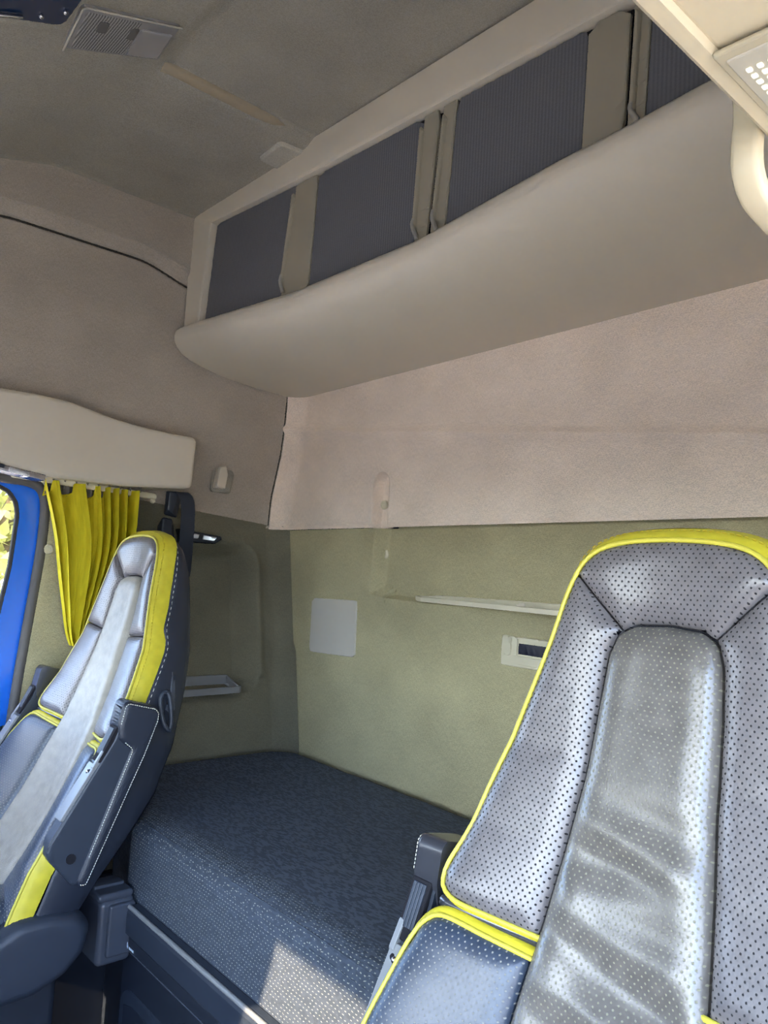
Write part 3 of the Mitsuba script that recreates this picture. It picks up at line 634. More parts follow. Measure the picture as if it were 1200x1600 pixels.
m, uv = pad(rrect(hc[0] + 0.0, h1[1] + 0.03, h1[0] - 0.03, hc[1], 0.022), plane(P_ROOF - N_ROOF * 0.012, [1, 0, 0], EVr, -N_ROOF), 0.006, 0.01, 0.03, 0.005)
add('panel', m, 'dark_blue_glass', RH, smooth=30)
o = plane(P_ROOF - N_ROOF * 0.018, [1, 0, 0], EVr, -N_ROOF)
a, b = roof_uv((-30, 1)), roof_uv((30, 6))
pth = np.array([o(np.array(u_), np.array(v_), np.array(0.006)) for u_, v_ in (a, ((a[0] + b[0]) / 2, (a[1] + b[1]) / 2), b)])
add('trim', tube(pth, 0.004, 8), 'chrome', RH, smooth=True)
for pxx in ((60, 8), (98, 2)):
    u_, v_ = roof_uv(pxx)
    c = o(np.array(u_), np.array(v_), np.array(0.003))
    add('rivet', trimesh.creation.icosphere(2, 0.005).apply_translation(c), 'chrome', RH, smooth=True)
labels[RH + '__panel'] = {'label': 'glossy dark blue hatch panel'}
thing(RH, 'dark blue glossy roof hatch at the top left corner of the photo', 'roof hatch')
pt = [tuple(at(x, y, 2, 2.655)[:2]) for x, y in ((403, 243), (438, 215), (500, 242), (456, 270))]
m, uv = pad(rounded(pt, 0.012), XY(2.651, -1), 0.012, 0.010, 0.015, 0.012)
scene['patch_fabric'] = pr(fabric((0.39, 0.375, 0.325)), 0.9, 0.15)
k = add('roof_patch', m, 'patch_fabric', smooth=True, uv=uv); thing(k, 'small square fabric flap on the grey roof lining above the locker', 'flap')
# ------------------------------------------------------------------ header shelf over the doorway, with lamp and grab handle
RSH = 'door_header'
zs0 = ZC + 0.26
xe = -0.183
def shell_prism(poly, y0, y1):
    m = trimesh.creation.extrude_polygon(rounded(poly, 0.004), y1 - y0, engine='earcut')
    v = m.vertices.copy(); m.vertices = np.c_[v[:, 0], y0 + v[:, 2], v[:, 1]]
    m.faces = m.faces[:, ::-1]
    return m
lip = [(xe, zs0 + 0.004), (xe + 0.004, zs0), (xe + 0.0115, zs0), (xe + 0.0130, zs0 + 0.004), (xe + 0.0145, zs0 + 0.0035), (XR + 0.02, zs0 + 0.002), (XR + 0.02, zs0 + 0.23), (xe + 0.02, zs0 + 0.23)]
lp = sg.Polygon(lip).buffer(0)
m = trimesh.creation.extrude_polygon(lp, 2.0, engine='earcut'); v = m.vertices.copy(); m.vertices = np.c_[v[:, 0], -0.95 + v[:, 2] * 0.92, v[:, 1]]; m.faces = m.faces[:, ::-1]
add('body', m, 'cream_plastic', RSH)
thing(RSH, 'cream shelf box above the doorway in the top right corner of the photo', 'shelf')
DL = 'door_lamp'
lx0, ly0 = -0.1715, 0.348
add('frame', rbox([lx0, ly0, zs0 - 0.002], [lx0 + 0.11, ly0 + 0.12, zs0 + 0.0015], 0.0012), 'lamp_bezel', DL, smooth=30)
add('lens', rbox([lx0 + 0.004, ly0 + 0.006, zs0 - 0.0032], [lx0 + 0.105, ly0 + 0.114, zs0], 0.001), 'led_lens', DL, smooth=30)
scene['lamp_bezel'] = pr((0.33, 0.295, 0.21), 0.4, 0.45)
scene['led_lens'] = pr((0.34, 0.32, 0.26), 0.3, 0.5)
scene['led_glow'] = pr((0.8, 0.78, 0.6), 0.4, 0.5)
for i_ in range(6):
    for j_ in range(9):
        a_ = rbox([lx0 + 0.0092 + i_ * 0.0052, ly0 + 0.0165 + j_ * 0.0062, zs0 - 0.0042], [lx0 + 0.0118 + i_ * 0.0052, ly0 + 0.0198 + j_ * 0.0062, zs0 - 0.003], 0.0003, 4)
        add('led', a_, 'led_glow', DL, emitter={'type': 'area', 'radiance': rgb(0.02, 0.0185, 0.012)})
thing(DL, 'lit light-emitting diode lamp set in the shelf above the doorway', 'lamp')
GH = 'grab_handle'
hpts = np.array([(-0.192, 0.436, zs0 + 0.03), (-0.192, 0.436, zs0 - 0.003), (-0.192, 0.438, zs0 - 0.016), (-0.192, 0.446, zs0 - 0.025), (-0.192, 0.460, zs0 - 0.029), (-0.192, 0.60, zs0 - 0.036), (-0.192, 0.72, zs0 - 0.029), (-0.192, 0.735, zs0 + 0.03)])
hc_ = smooth_curve(hpts, 60)
rr = []
tn = np.gradient(hc_, axis=0); tn /= np.linalg.norm(tn, axis=1, keepdims=True)
for p_, t_ in zip(hc_, tn):
    side = np.cross(t_, [1, 0, 0]); side /= np.linalg.norm(side)
    ang = np.arange(16) / 16 * 2 * np.pi
    ca, sa = np.cos(ang), np.sin(ang)
    rr.append(p_ + np.outer(np.sign(ca) * np.abs(ca) ** 0.6 * 0.0085, [1, 0, 0]) + np.outer(np.sign(sa) * np.abs(sa) ** 0.6 * 0.0062, side))
add('grab_handle', loft(rr, True, True, True), 'cream_plastic', smooth=True)
thing(GH, 'cream plastic grab handle hanging from the shelf above the doorway', 'handle')
# ------------------------------------------------------------------ bunk: mattress, base, front rail
ZM = 0.80
bk = sg.Polygon([(-1.912, 0.893), (-1.93, 0.905), (-2.06, 0.985), (-2.20, 1.03), (-2.368, 1.05), (-2.368, 1.60), (-2.30, 1.685), (XR - 0.01, 1.69), (XR - 0.01, 0.893)])
bk = rounded(list(bk.exterior.coords)[:-1], 0.018)
m, uv = pad(bk, plane([0, 0, ZM - 0.045], [1, 0, 0], [0, 1, 0], [0, 0, 1]), 0.045, 0.05, 0.03, 0.27, bump=lambda x, y: 0.010 * (meshkit.fbm(np.stack([x * 3, y * 3, 0 * x], -1), 3, 8) - 0.5), rings=(0.04, 0.13, 0.28, 0.46, 0.7, 1.0))
MT = 'mattress'
add('cover', m, 'mattress_fabric', MT, smooth=50)
for dy, dz in ((0.006, -0.030), (0.020, -0.0105)):
    xs_ = np.linspace(-1.90, XR - 0.03, 60)
    add('seam', tube(np.c_[xs_, np.full(60, 0.893 + dy), ZM + dz + 0.002 * np.sin(xs_ * 9)], 0.0022, 6), 'mattress_fabric', MT, smooth=True)
thing(MT, 'wide dark blue patterned bunk mattress along the rear wall between the seats', 'mattress')
BB = 'bunk_bed'
add('front_panel', trimesh.creation.extrude_polygon(bk.buffer(-0.006), 0.478, engine='earcut').apply_translation([0, 0, 0.005]), 'dark_plastic', BB, smooth=20)
ly = 0.862
rp = sg.Polygon([(0.890, 0.545), (ly + 0.012, 0.545), (ly, 0.553), (ly, 0.602), (ly + 0.004, 0.612), (ly + 0.014, 0.616), (0.890, 0.616)])
def xprism(poly, x0, x1):
    m = trimesh.creation.extrude_polygon(sg.Polygon(poly) if not isinstance(poly, sg.Polygon) else poly, x1 - x0, engine='earcut')
    v = m.vertices.copy(); m.vertices = np.c_[x0 + v[:, 2], v[:, 0], v[:, 1]]; return m
add('rail', xprism(rp, -1.828, XR - 0.03), 'black_plastic', BB, smooth=20)
rim_ = np.c_[np.linspace(-1.83, XR - 0.04, 8), np.full(8, ly + 0.006), np.full(8, 0.613)]
k = add('rail_edge', tube(rim_, 0.0055, 8), 'grey_plastic', BB, smooth=True); labels[k] = {'label': 'pale rounded top edge of the rail'}
add('lower_rail', xprism([(0.890, 0.505), (ly + 0.016, 0.505), (ly + 0.010, 0.512), (ly + 0.010, 0.540), (ly + 0.014, 0.543), (0.890, 0.543)], -1.828, XR - 0.03), 'dark_plastic', BB, smooth=20)
# pocket in the panel below
pk = rounded([(-1.90, 0.04), (-1.905, 0.375), (-1.86, 0.40), (-1.0, 0.40), (-1.0, 0.04)], 0.03)
m, uv = pad(pk.difference(pk.buffer(-0.012)).buffer(0).convex_hull, XZ(0.902), 0.008, 0.01, 0.03, 0.006)
add('pocket', m, 'black_plastic', BB, smooth=30)
m, uv = pad(pk.buffer(-0.03), XZ(0.8935), 0.001, 0.004, 0.05, 0.004)
add('pocket', m, 'dark_plastic', BB, smooth=30)
# small pale print on the rail
c0 = at(199, 1476, 1, ly + 0.009); marks = []
for i_, (w_, h_) in enumerate(((0.003, 0.012), (0.009, 0.003), (0.003, 0.009))):
    marks.append(trimesh.creation.box([w_, 0.001, h_]).apply_translation(c0 + [0.001 * i_, 0, -0.002 * i_]))
for i_ in range(5):
    marks.append(trimesh.creation.box([0.0035, 0.001, 0.005]).apply_translation(c0 + [0.012 + 0.0052 * i_, 0, -0.004]))
add('emblem', cat(marks), 'white_print', BB)
thing(BB, 'dark plastic bunk base with a front rail below the patterned mattress', 'bed base')
struct('trim_4', rbox([-2.53, 0.76, 0.0], [-2.3625, 1.66, 0.483], 0.004), 'dark_plastic', 'dark panel along the foot of the left wall')
BR = 'bunk_bracket'
add('body', rbox([-1.975, 0.800, 0.478], [-1.842, 0.888, 0.632], 0.014, 16), 'grey_plastic', BR, smooth=30)
scene[BR + '__body']['bsdf'] = {'type': 'ref', 'id': 'bracket_plastic'}
scene['bracket_plastic'] = pr((0.05, 0.06, 0.08), 0.38, 0.55)
add('cap', rbox([-1.955, 0.795, 0.628], [-1.845, 0.884, 0.648], 0.008, 12), 'bracket_plastic', BR, smooth=30)
add('cap_ridge', rbox([-1.915, 0.80, 0.644], [-1.885, 0.876, 0.655], 0.004, 12), 'bracket_plastic', BR, smooth=30)
add('side_step', rbox([-1.85, 0.82, 0.50], [-1.832, 0.886, 0.622], 0.006, 12), 'bracket_plastic', BR, smooth=30)
thing(BR, 'grey plastic bracket block at the left end of the bunk rail', 'bracket')
# ------------------------------------------------------------------ the two seats
VA = np.array([-0.30, -0.20, -0.05, 0.03, 0.10, 0.15, 0.21, 0.25, 0.344, 0.46, 0.567, 0.61, 0.66, 0.685, 0.708, 0.722, 0.74])
AA = np.array([0.298, 0.300, 0.300, 0.293, 0.280, 0.270, 0.262, 0.254, 0.232, 0.200, 0.165, 0.155, 0.142, 0.135, 0.135, 0.135, 0.135])
half = lambda v: np.interp(v, VA, AA)
edge_n = lambda v: np.interp(v, [-.30, -.2, -.1, 0., .1, .2, .3, .42, .55, .7, .75], [.15, .147, .137, .113, .083, .046, .022, .008, .017, .024, .024])
cent_n = lambda v: np.interp(v, [-.30, -.2, -.1, 0., .1, .2, .35, .5, .62, .72, .75], [.20, .105, .06, .03, .012, .0, -.002, -.004, .0, .020, .022])
def wb(u, v):
    return cent_n(v) + (edge_n(v) - cent_n(v)) * ss(0.07, 1.0, np.abs(u) / half(v) - 0.0) ** 1.0
UP = [(0.100, 0.187), (0.150, 0.1885), (0.20, 0.190), (0.243, 0.194), (0.259, 0.203), (0.264, 0.222), (0.254, 0.26), (0.233, 0.344), (0.2, 0.46), (0.178, 0.53), (0.165, 0.575), (0.155, 0.62), (0.142, 0.662), (0.128, 0.688), (0.105, 0.706), (0.06, 0.718), (0.0, 0.7215)]
INS = [(0.122, -0.22), (0.121, -0.05), (0.118, 0.1), (0.111, 0.19), (0.098, 0.31), (0.089, 0.39), (0.083, 0.5), (0.078, 0.562), (0.068, 0.592), (0.046, 0.606), (0.0, 0.610)]
INSF = INS + [(-u, v) for u, v in INS[-2::-1]]
SM0, SM1 = (0.139, 0.668), (0.064, 0.596)
LOWP = [(0.102, 0.160), (0.145, 0.1637), (0.190, 0.1675), (0.225, 0.170), (0.252, 0.166), (0.268, 0.150), (0.282, 0.10), (0.295, 0.03), (0.301, -0.05), (0.301, -0.21), (0.124, -0.21)]
def mirror(P, s): return [(s * u, v) for u, v in P]
def build_seat(key, X, Y, Z, lean, yaw, label, shoulder_seam, insert_mat, low_insert_bumps, arm_v, arm_n):
    cl, sl, c_, s_ = math.cos(lean), math.sin(lean), math.cos(yaw), math.sin(yaw)
    Rz = np.array([[c_, -s_, 0], [s_, c_, 0], [0, 0, 1]])
    O = np.array([X, Y, Z]); a, b, c = Rz @ [1, 0, 0], Rz @ [0, sl, cl], Rz @ [0, -cl, sl]
    PL = plane(O, a, b, c)
    pt = lambda u, v, n: O + u * a + v * b + n * c
    thing(key, label, 'seat', 'the two cab seats')
    A_ = lambda name, mesh, mat, sub=None, **kw: add(name, mesh, mat, key + ('__' + sub if sub else ''), **kw)
    wrinkle = lambda u, v: 0.0012 * (meshkit.fbm(np.stack([u * 14, v * 14, 0 * u + X], -1), 2, 4) - 0.5)
    ins_poly = sg.Polygon(INSF)
    # dark foam under the seams
    full = sg.Polygon(UP + mirror(UP, -1)[::-1][1:]).union(sg.Polygon(mirror(LOWP, 1)).union(sg.Polygon(mirror(LOWP, -1)))).union(sg.box(-0.25, -0.2, 0.25, 0.3)).buffer(-0.006)
    m, uv = pad(full, PL, 0.001, 0.004, 0.02, 0.03, base=lambda u, v: wb(u, v) - 0.010)
    A_('foam', m, 'dark_gap', smooth=40)
    # headrest panel
    top = [SM1, SM0] + [p for p in UP if p[1] > 0.669] 
    poly = sg.Polygon(top + mirror(top, -1)[::-1][1:]).difference(ins_poly.buffer(0.001)).buffer(-0.0012)
    poly = max(getattr(poly, 'geoms', [poly]), key=lambda g: g.area)
    m, uv = pad(poly, PL, 0.014, 0.030, 0.009, 0.02, base=wb, bump=wrinkle)
    A_('headrest_panel', m, 'bolster_leather', smooth=True, uv=uv)
    for s in (-1, 1):
        side = [p for p in UP if p[1] < 0.667] + [SM0, SM1]
        poly = sg.Polygon(mirror(side, s)).buffer(0).difference(ins_poly.buffer(0.0012)).buffer(-0.0012)
        poly = max(getattr(poly, 'geoms', [poly]), key=lambda g: g.area)
        parts = [poly]
        if shoulder_seam:
            cut = sg.LineString([(0, 0.436), (s * 0.3, 0.462)]).buffer(0.0012)
            parts = sorted(poly.difference(cut).geoms, key=lambda g: -g.area)[:2]
        for g in parts:
            m, uv = pad(g, PL, 0.014, 0.030, 0.009, 0.02, base=wb, bump=wrinkle)
            A_('bolster', m, 'bolster_leather', smooth=True, uv=uv)
        low = sg.Polygon(mirror(LOWP, s)).difference(ins_poly.buffer(0.0012)).buffer(-0.0012)
        low = max(getattr(low, 'geoms', [low]), key=lambda g: g.area)
        m, uv = pad(low, PL, 0.014, 0.028, 0.010, 0.02, base=wb, bump=wrinkle)
        A_('lower_bolster', m, 'lower_leather', smooth=True, uv=uv)
    def folds(u, v):
        w = wrinkle(u, v)
        if low_insert_bumps:
            k = ss(0.42, 0.30, v)
            n_ = meshkit.fbm(np.stack([u * 5 + 1.5, v * 15 + 1.6 * u + 0.4, 0 * u], -1), 2, 11)
            w = w + k * (0.020 * (n_ - 0.5) + 0.0035 * np.sin((v + 0.25 * u) * 62))
        return w
    m, uv = pad(ins_poly.buffer(-0.0012), PL, 0.024, 0.038, 0.008, 0.02, base=wb, bump=folds)
    A_('insert', m, insert_mat, smooth=True, uv=uv)
    # yellow piping
    curve = UP + mirror(UP, -1)[::-1][1:]
    cs = smooth_curve(curve, 170)
    A_('piping', tube(np.array([pt(u, v, wb(u, v) + 0.004) for u, v in cs]), 0.0036, 8), 'yellow_piping', smooth=True)
    for s in (-1, 1):
        lc = smooth_curve(mirror(LOWP[:-1], s), 70)
        A_('piping', tube(np.array([pt(u, v, wb(u, v) + 0.004) for u, v in lc]), 0.0034, 8), 'yellow_piping', smooth=True)
        # the yellow face that turns in under the joint, and the black gap cover
        for pts_, dd in ((LOWP[:7], 0.011), (UP[:6], 0.009)):
            e = smooth_curve(np.array(mirror(pts_, s)), 40)
            tg = np.gradient(e, axis=0); nn = np.c_[tg[:, 1], -tg[:, 0]]; nn /= np.linalg.norm(nn, axis=1, keepdims=True)
            if (nn[0] @ [0, 1 if dd > 0.01 else -1]) < 0: nn = -nn
            fade = 1 - ss(0.75, 1.0, np.linspace(0, 1, 40))
            R_ = [[pt(*(e[i] + nn[i] * k_ * (0.25 + 0.75 * fade[i])), wb(*e[i]) + dn) for i in range(40)] for k_, dn in ((0, 0.003), (dd * 0.7, 0.0), (dd, -0.006), (dd * 1.15, -0.024))]
            A_('joint_band', loft(R_, False), 'yellow_leather', smooth=True)
        g = np.array([(s * u, 0.179 + 0.018 * (u - 0.09)) for u in np.linspace(0.09, 0.262, 14)])
        A_('joint_cover', tube(np.array([pt(u, v, wb(u, v) - 0.012) for u, v in g]), 0.0085, 8), 'glossy_leather', smooth=True)
    # yellow side band round the upper part
    i0 = 4
    arc = [(u, v) for u, v in UP[4:]] ; arc = arc + mirror(arc, -1)[::-1][1:]
    q = smooth_curve(arc, 150)
    tn = np.gradient(q, axis=0); nr = np.c_[tn[:, 1], -tn[:, 0]]; nr /= np.linalg.norm(nr, axis=1, keepdims=True)
    if nr[0] @ q[0] < 0: nr = -nr
    rear_n = lambda v: np.interp(v, [.2, .3, .376, .425, .45, .48, .54, .62, .69, .73], [-.004, -.020, -.033, -.041, -.040, -.027, -.030, -.025, -.019, -.016])
    gain = 1 + 1.1 * ss(0.64, 0.71, q[:, 1])
    def off(d): return q + nr * (d * gain)[:, None]
    ends = [off(-0.001), off(0.006), off(0.010), off(0.011)]
    R_ = []
    for j, (f, d) in enumerate(((0.0, 0.0), (0.06, 0.003), (0.3, 0.008), (0.65, 0.0115), (1.0, 0.011))):
        o_ = off(d)
        R_.append([pt(o_[i][0], o_[i][1], edge_n(q[i][1]) + 0.002 + f * (rear_n(q[i][1]) - edge_n(q[i][1]) - 0.002)) for i in range(len(q))])
    A_('side_band', loft(R_, False), 'yellow_leather', smooth=True)
    labels[key + '__side_band'] = {'label': 'yellow leather band round the edge of the backrest'}
    # stitches along the band
    st = []
    for i in range(2, len(q) - 2):
        for f, d in ((0.20, 0.0075),):
            p0, p1 = (off(d)[i], off(d)[i + 1])
            n0 = edge_n(q[i][1]) + 0.002 + f * (rear_n(q[i][1]) - edge_n(q[i][1]) - 0.002)
            A0, B0 = pt(*p0, n0), pt(*p1, n0)
            st.append(tube(np.array([A0, A0 + (B0 - A0) * 0.6]), 0.0009, 4))
    k = A_('stitching', cat(st), 'yellow_stitch'); labels[k] = {'kind': 'stuff', 'label': 'row of yellow stitches'}
    # lower yellow bands
    for s in (-1, 1):
        lc = smooth_curve([(u * s, v) for u, v in LOWP[4:10]], 60)
        R_ = [[pt(u + s * d, v, edge_n(v) + 0.003 - f * 0.045) for u, v in lc] for f, d in ((0, 0), (0.1, 0.004), (0.5, 0.010), (1.0, 0.010))]
        A_('lower_band', loft(R_, False), 'yellow_leather', smooth=True)
    # dark shell at the sides and back
    pr_ = [(u, v) for u, v in zip(AA[:6], VA[:6])]
    arc2 = pr_ + [(0.264, 0.222)] + UP[6:]; arc2 = arc2 + mirror(arc2, -1)[::-1][1:]
    q2 = smooth_curve(arc2, 150)
    tn = np.gradient(q2, axis=0); nr2 = np.c_[tn[:, 1], -tn[:, 0]]; nr2 /= np.linalg.norm(nr2, axis=1, keepdims=True)
    if nr2[0] @ q2[0] < 0: nr2 = -nr2
    sr = lambda v: np.interp(v, [-.3, -.1, .1, .2, .35, .45, .54, .62, .66, .70, .72, .75], [.03, -.035, -.118, -.132, -.136, -.131, -.114, -.092, -.077, -.058, -.048, -.04])
    rn = lambda v: np.where(v > 0.2, rear_n(v), np.interp(v, [-.3, -.2, -.1, 0, .1, .2], [.10, .10, .092, .068, .038, -.004]))
    R_ = []
    for f, d in ((0.0, 0.009), (0.05, 0.0135), (0.35, 0.015), (0.7, 0.008), (0.9, -0.004), (1.0, -0.022)):
        R_.append([pt(*(q2[i] + nr2[i] * d), rn(q2[i][1]) + f * (sr(q2[i][1]) - rn(q2[i][1]))) for i in range(len(q2))])
    for sc in (0.8, 0.5, 0.02):
        R_.append([pt(q2[i][0] * sc, (q2[i][1] - 0.2) * sc + 0.2, sr(q2[i][1]) - 0.012 * (1 - sc)) for i in range(len(q2))])
    A_('shell', loft(R_, False), 'black_leather', smooth=50)
    st = []
    for i in range(16, len(q2) - 16):
        w = [pt(*(q2[i] + nr2[i] * 0.0145), rn(q2[i][1]) - 0.006), pt(*(q2[i + 1] + nr2[i + 1] * 0.0145), rn(q2[i + 1][1]) - 0.006)]
        st.append(tube(np.array([w[0], w[0] + (w[1] - w[0]) * 0.5]), 0.0007, 4))
    k = A_('stitching', cat(st), 'stitch'); labels[k] = {'kind': 'stuff', 'label': 'fine pale stitches along the dark shell'}
    # recliner slot and lever on both flanks
    for s in (-1, 1):
        sp_ = lambda u0: (lambda v, n, h: O + np.multiply.outer(v, b) + np.multiply.outer(n, c) + np.multiply.outer(s * (half(v) + u0 + h), a))
        pol = rounded([(0.415, -0.050), (0.412, -0.078), (0.290, -0.104), (0.285, -0.062)], 0.010)
        m, uv = pad(pol, sp_(0.010), 0.004, 0.006, 0.008, 0.012); A_('slot_frame', m, 'bracket_plastic', smooth=30)
        pol2 = rounded([(0.398, -0.056), (0.396, -0.064), (0.305, -0.082), (0.305, -0.070)], 0.003)
        m, uv = pad(pol2, sp_(0.0135), 0.001, 0.002, 0.006, 0.004); A_('slot', m, 'dark_gap', smooth=30)
        pol3 = rounded([(0.395, -0.067), (0.392, -0.074), (0.300, -0.095), (0.302, -0.084)], 0.003)
        m, uv = pad(pol3, sp_(0.0135), 0.003, 0.003, 0.006, 0.004); A_('slot_bar', m, 'bracket_plastic', smooth=30)
        lp_ = smooth_curve([(0.335, -0.062), (0.322, -0.076), (0.295, -0.086), (0.262, -0.094), (0.247, -0.092), (0.255, -0.080), (0.275, -0.066), (0.305, -0.054), (0.325, -0.053)], 40, True)
        A_('lever', tube(np.array([O + v * b + n * c + s * (half(v) + 0.022) * a for v, n in lp_]), 0.0062, 8, True), 'black_plastic', smooth=True)
    # armrests, folded up
    ARM = [(0.292, -0.004), (0.290, 0.056), (0.27, 0.064), (0.24, 0.061), (0.205, 0.064), (-0.030, 0.130), (-0.054, 0.130), (-0.068, 0.116), (-0.112, 0.050), (-0.108, 0.022), (0.207, -0.012), (0.26, -0.016)]
    CAP = [(0.300, -0.012), (0.299, 0.062), (0.288, 0.069), (0.24, 0.066), (0.210, 0.055), (0.193, 0.018), (0.05, 0.030), (-0.104, 0.044), (-0.114, 0.032), (-0.110, 0.016), (0.19, -0.024), (0.27, -0.030), (0.290, -0.026)]
    for s in (-1, 1):
        ar = 'armrest' if s < 0 else 'armrest_001'
        u0 = 0.284; O_ = O; O = O + arm_v * b + arm_n * c
        ap = lambda du: plane(O + a * s * du, b, c, a * s)
        pa = lambda u, v, n: O + u * a + v * b + n * c
        m, uv = pad(rounded(ARM, 0.008), ap(u0 + 0.040), 0.006, 0.006, 0.010, 0.040)
        A_('body', m, 'black_plastic', ar, smooth=30)
        m, uv = pad(rounded(CAP, 0.006), ap(u0 + 0.042), 0.010, 0.016, 0.007, 0.046)
        A_('pad', m, 'glossy_leather' if s < 0 else 'black_leather', ar, smooth=True, uv=uv)
        cc = rounded(CAP, 0.006).buffer(-0.005)
        rg = resample(cc.exterior, 0.0058); st = []
        for i in range(len(rg)):
            v, n = rg[i]; v2, n2 = rg[(i + 1) % len(rg)]
            if n > 0.034 and v < 0.24: continue
            if n - (0.03 - 0.05 * (v - 0.05)) > 0.004 and v < 0.19: continue
            P0 = O + v * b + n * c + s * (u0 + 0.0505) * a; P1 = O + v2 * b + n2 * c + s * (u0 + 0.0505) * a
            st.append(tube(np.array([P0, P0 + (P1 - P0) * 0.6]), 0.0010, 4))
        k = A_('stitching', cat(st), 'stitch', ar); labels[k] = {'kind': 'stuff', 'label': 'pale stitches round the pad'}
        if True:
            cyl = trimesh.creation.cylinder(0.011, 0.003, sections=24)
            Mx = np.eye(4); Mx[:3, 0], Mx[:3, 1], Mx[:3, 2] = b, c, a; Mx[:3, 3] = O - 0.056 * b + 0.072 * c + s * (u0 + 0.0462) * a
            cyl.apply_transform(Mx); A_('hole', cyl, 'dark_gap', ar, smooth=30)
        # what shows on the front edge: hinge slot with ribs, bracket with a pin
        fp = lambda v: np.interp(v, [-.03, .205, .24, .29], [.131, .064, .062, .056]) + 0.004
        def blk(v0, v1, ua, ub, d0, d1, r=0.002):
            return hullpts([pa(s * uu_, vv, fp(vv) + dd) for uu_ in (ua, ub) for vv in (v0, v1) for dd in (d0, d1)], r, 6)
        A_('hinge_slot', blk(0.155, 0.236, u0 + 0.008, u0 + 0.042, -0.02, -0.001), 'dark_gap', ar)
        for r_ in range(4):
            A_('rib', blk(0.172, 0.232, u0 + 0.013 + 0.0065 * r_, u0 + 0.0165 + 0.0065 * r_, -0.004, 0.003, 0.0012), 'black_plastic', ar)
        A_('bracket', blk(0.02, 0.146, u0 + 0.004, u0 + 0.040, -0.006, 0.001), 'grey_plastic', ar, smooth=30)
        A_('bracket_arm', blk(0.14, 0.178, u0 + 0.034, u0 + 0.041, -0.006, 0.003), 'grey_plastic', ar, smooth=30)
        A_('pin', trimesh.creation.icosphere(2, 0.0055).apply_translation(pa(s * (u0 + 0.026), 0.128, fp(0.128) + 0.0005)), 'chrome', ar, smooth=True)
        A_('pin_hole', trimesh.creation.icosphere(2, 0.0062).apply_translation(pa(s * (u0 + 0.031), 0.130, fp(0.130) - 0.0015)), 'dark_gap', ar, smooth=True)
        A_('link', blk(0.0, 0.20, 0.27, u0 + 0.004, -0.10, -0.06, 0.004), 'dark_plastic', ar)
        O = O_
    # cushion, pedestal and side shields
    t = math.radians(9)
    fwd, upn = Rz @ [0, -math.cos(t), math.sin(t)], Rz @ [0, math.sin(t), math.cos(t)]
    CO = pt(0, -0.20, 0.02)
    CP = plane(CO, a, fwd, upn)
    ins2 = rounded([(-0.12, 0.05), (0.12, 0.05), (0.125, 0.50), (-0.125, 0.50)], 0.02)
    m, uv = pad(ins2, CP, 0.03, 0.04, 0.015, 0.05); A_('cushion_insert', m, insert_mat, smooth=True, uv=uv)
    for s in (-1, 1):
        bo = rounded(mirror([(0.125, 0.05), (0.285, 0.05), (0.29, 0.30), (0.275, 0.46), (0.25, 0.50), (0.13, 0.50)], s), 0.02)
        m, uv = pad(bo, CP, 0.045, 0.05, 0.015, 0.06); A_('cushion_bolster', m, 'lower_leather', smooth=True, uv=uv)
        bc = smooth_curve(mirror([(0.13, 0.503), (0.25, 0.503), (0.278, 0.46), (0.293, 0.30), (0.288, 0.06)], s), 40)
        A_('piping', tube(np.array([CP(u, v, np.array(0.0)) for u, v in bc]), 0.006, 8), 'yellow_piping', smooth=True)
    m, uv = pad(rounded([(-0.285, 0.0), (0.285, 0.0), (0.285, 0.49), (-0.285, 0.49)], 0.03), plane(CO - upn * 0.02, a, fwd, upn), 0.01, 0.02, 0.03, 0.10); A_('cushion_base', m, 'black_leather', smooth=True, uv=uv)
    SH = [(-0.226, -0.172), (-0.177, -0.148), (-0.111, -0.146), (-0.046, -0.162), (-0.018, -0.195), (-0.028, -0.252), (-0.07, -0.296), (-0.135, -0.323), (-0.25, -0.33), (-0.46, -0.30), (-0.50, -0.22), (-0.40, -0.19)]
    for s in (-1, 1):
        m, uv = pad(rounded(SH, 0.02), plane(O + a * s * 0.292, Rz @ [0, 1, 0], [0, 0, 1], a * s), 0.040, 0.028, 0.015, 0.02); A_('side_shield', m, 'black_plastic', smooth=True, uv=uv)
    ped = rbox([-0.20, -0.42, -O[2] + 0.002], [0.20, -0.04, -0.28], 0.02); ped.vertices = ped.vertices @ Rz.T + O
    A_('pedestal', ped, 'dark_plastic', smooth=30)
build_seat('cab_seat', -0.508, 0.838, ZC - 0.65, math.radians(12), 0.0, 'black perforated leather seat with yellow piping in the right foreground', False, 'insert_leather', True, -0.043, -0.028)
build_seat('cab_seat_001', -2.085, 0.775, ZC - 0.65, math.radians(15), -0.016, 'leather seat with a broad yellow side band beside the yellow curtain', True, 'plain_insert', False, 0.0, 0.0)
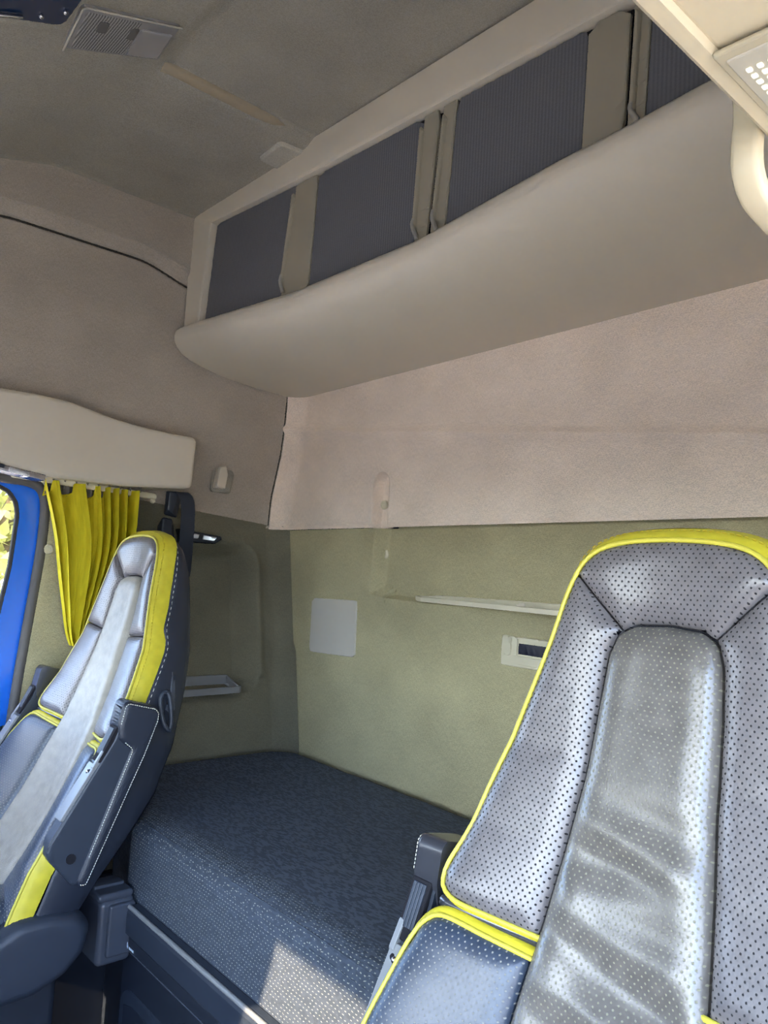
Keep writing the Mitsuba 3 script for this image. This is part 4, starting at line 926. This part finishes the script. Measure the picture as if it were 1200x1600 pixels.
# ------------------------------------------------------------------ outside: yard and trees
struct('ground', trimesh.creation.cylinder(60, 0.1, sections=64).apply_translation([0, 0, -1.35]), 'concrete', 'sunlit pale yard outside the cab')
def tree(i, x, y, h, r, n, seed, label):
    rg = np.random.default_rng(seed); key = 'tree' if i == 0 else f'tree_{i:03d}'
    tr = [np.array([x + 0.1 * math.sin(3 * q), y, -1.3 + q * h * 0.7]) for q in np.linspace(0, 1, 8)]
    add('trunk', tube(np.array(tr), np.linspace(0.22, 0.07, 8), 10), 'bark', key, smooth=True)
    cen = np.array([x, y, -1.3 + h * 0.62])
    for _ in range(9):
        d_ = rg.normal(size=3); d_ /= np.linalg.norm(d_); d_[2] = abs(d_[2])
        add('branch', tube(smooth_curve([tr[4], tr[4] + d_ * r * .4 + [0, 0, .2], tr[4] + d_ * r * 0.9 + [0, 0, .6]], 8), np.linspace(0.06, 0.015, 8), 6), 'bark', key, smooth=True)
    cl_ = rg.normal(size=(40, 3)); cl_ /= np.linalg.norm(cl_, axis=1, keepdims=True); cl_ = cen + cl_ * r * rg.uniform(0.3, 1, (40, 1)) * [1, 1, 1.1]
    p_ = cl_[rg.integers(0, 40, n)] + rg.normal(size=(n, 3)) * r * 0.2
    e1 = rg.normal(size=(n, 3)); e1 /= np.linalg.norm(e1, axis=1, keepdims=True); e2 = np.cross(e1, rg.normal(size=(n, 3))); e2 /= np.linalg.norm(e2, axis=1, keepdims=True)
    l = rg.uniform(0.07, 0.13, (n, 1))
    V_ = np.stack([p_ - e1 * l, p_ + e2 * l * 0.5, p_ + e1 * l, p_ - e2 * l * 0.5], 1).reshape(-1, 3)
    k_ = np.arange(n) * 4
    k = add('leaves', trimesh.Trimesh(V_, np.vstack([np.c_[k_, k_ + 1, k_ + 2], np.c_[k_, k_ + 2, k_ + 3]]), process=False), 'leaf', key)
    labels[k] = {'kind': 'stuff', 'label': 'small yellow green leaves'}
    thing(key, label, 'tree')
tree(0, -9.0, 2.2, 6.5, 2.3, 6000, 1, 'pale yellow green tree seen through the left door window')
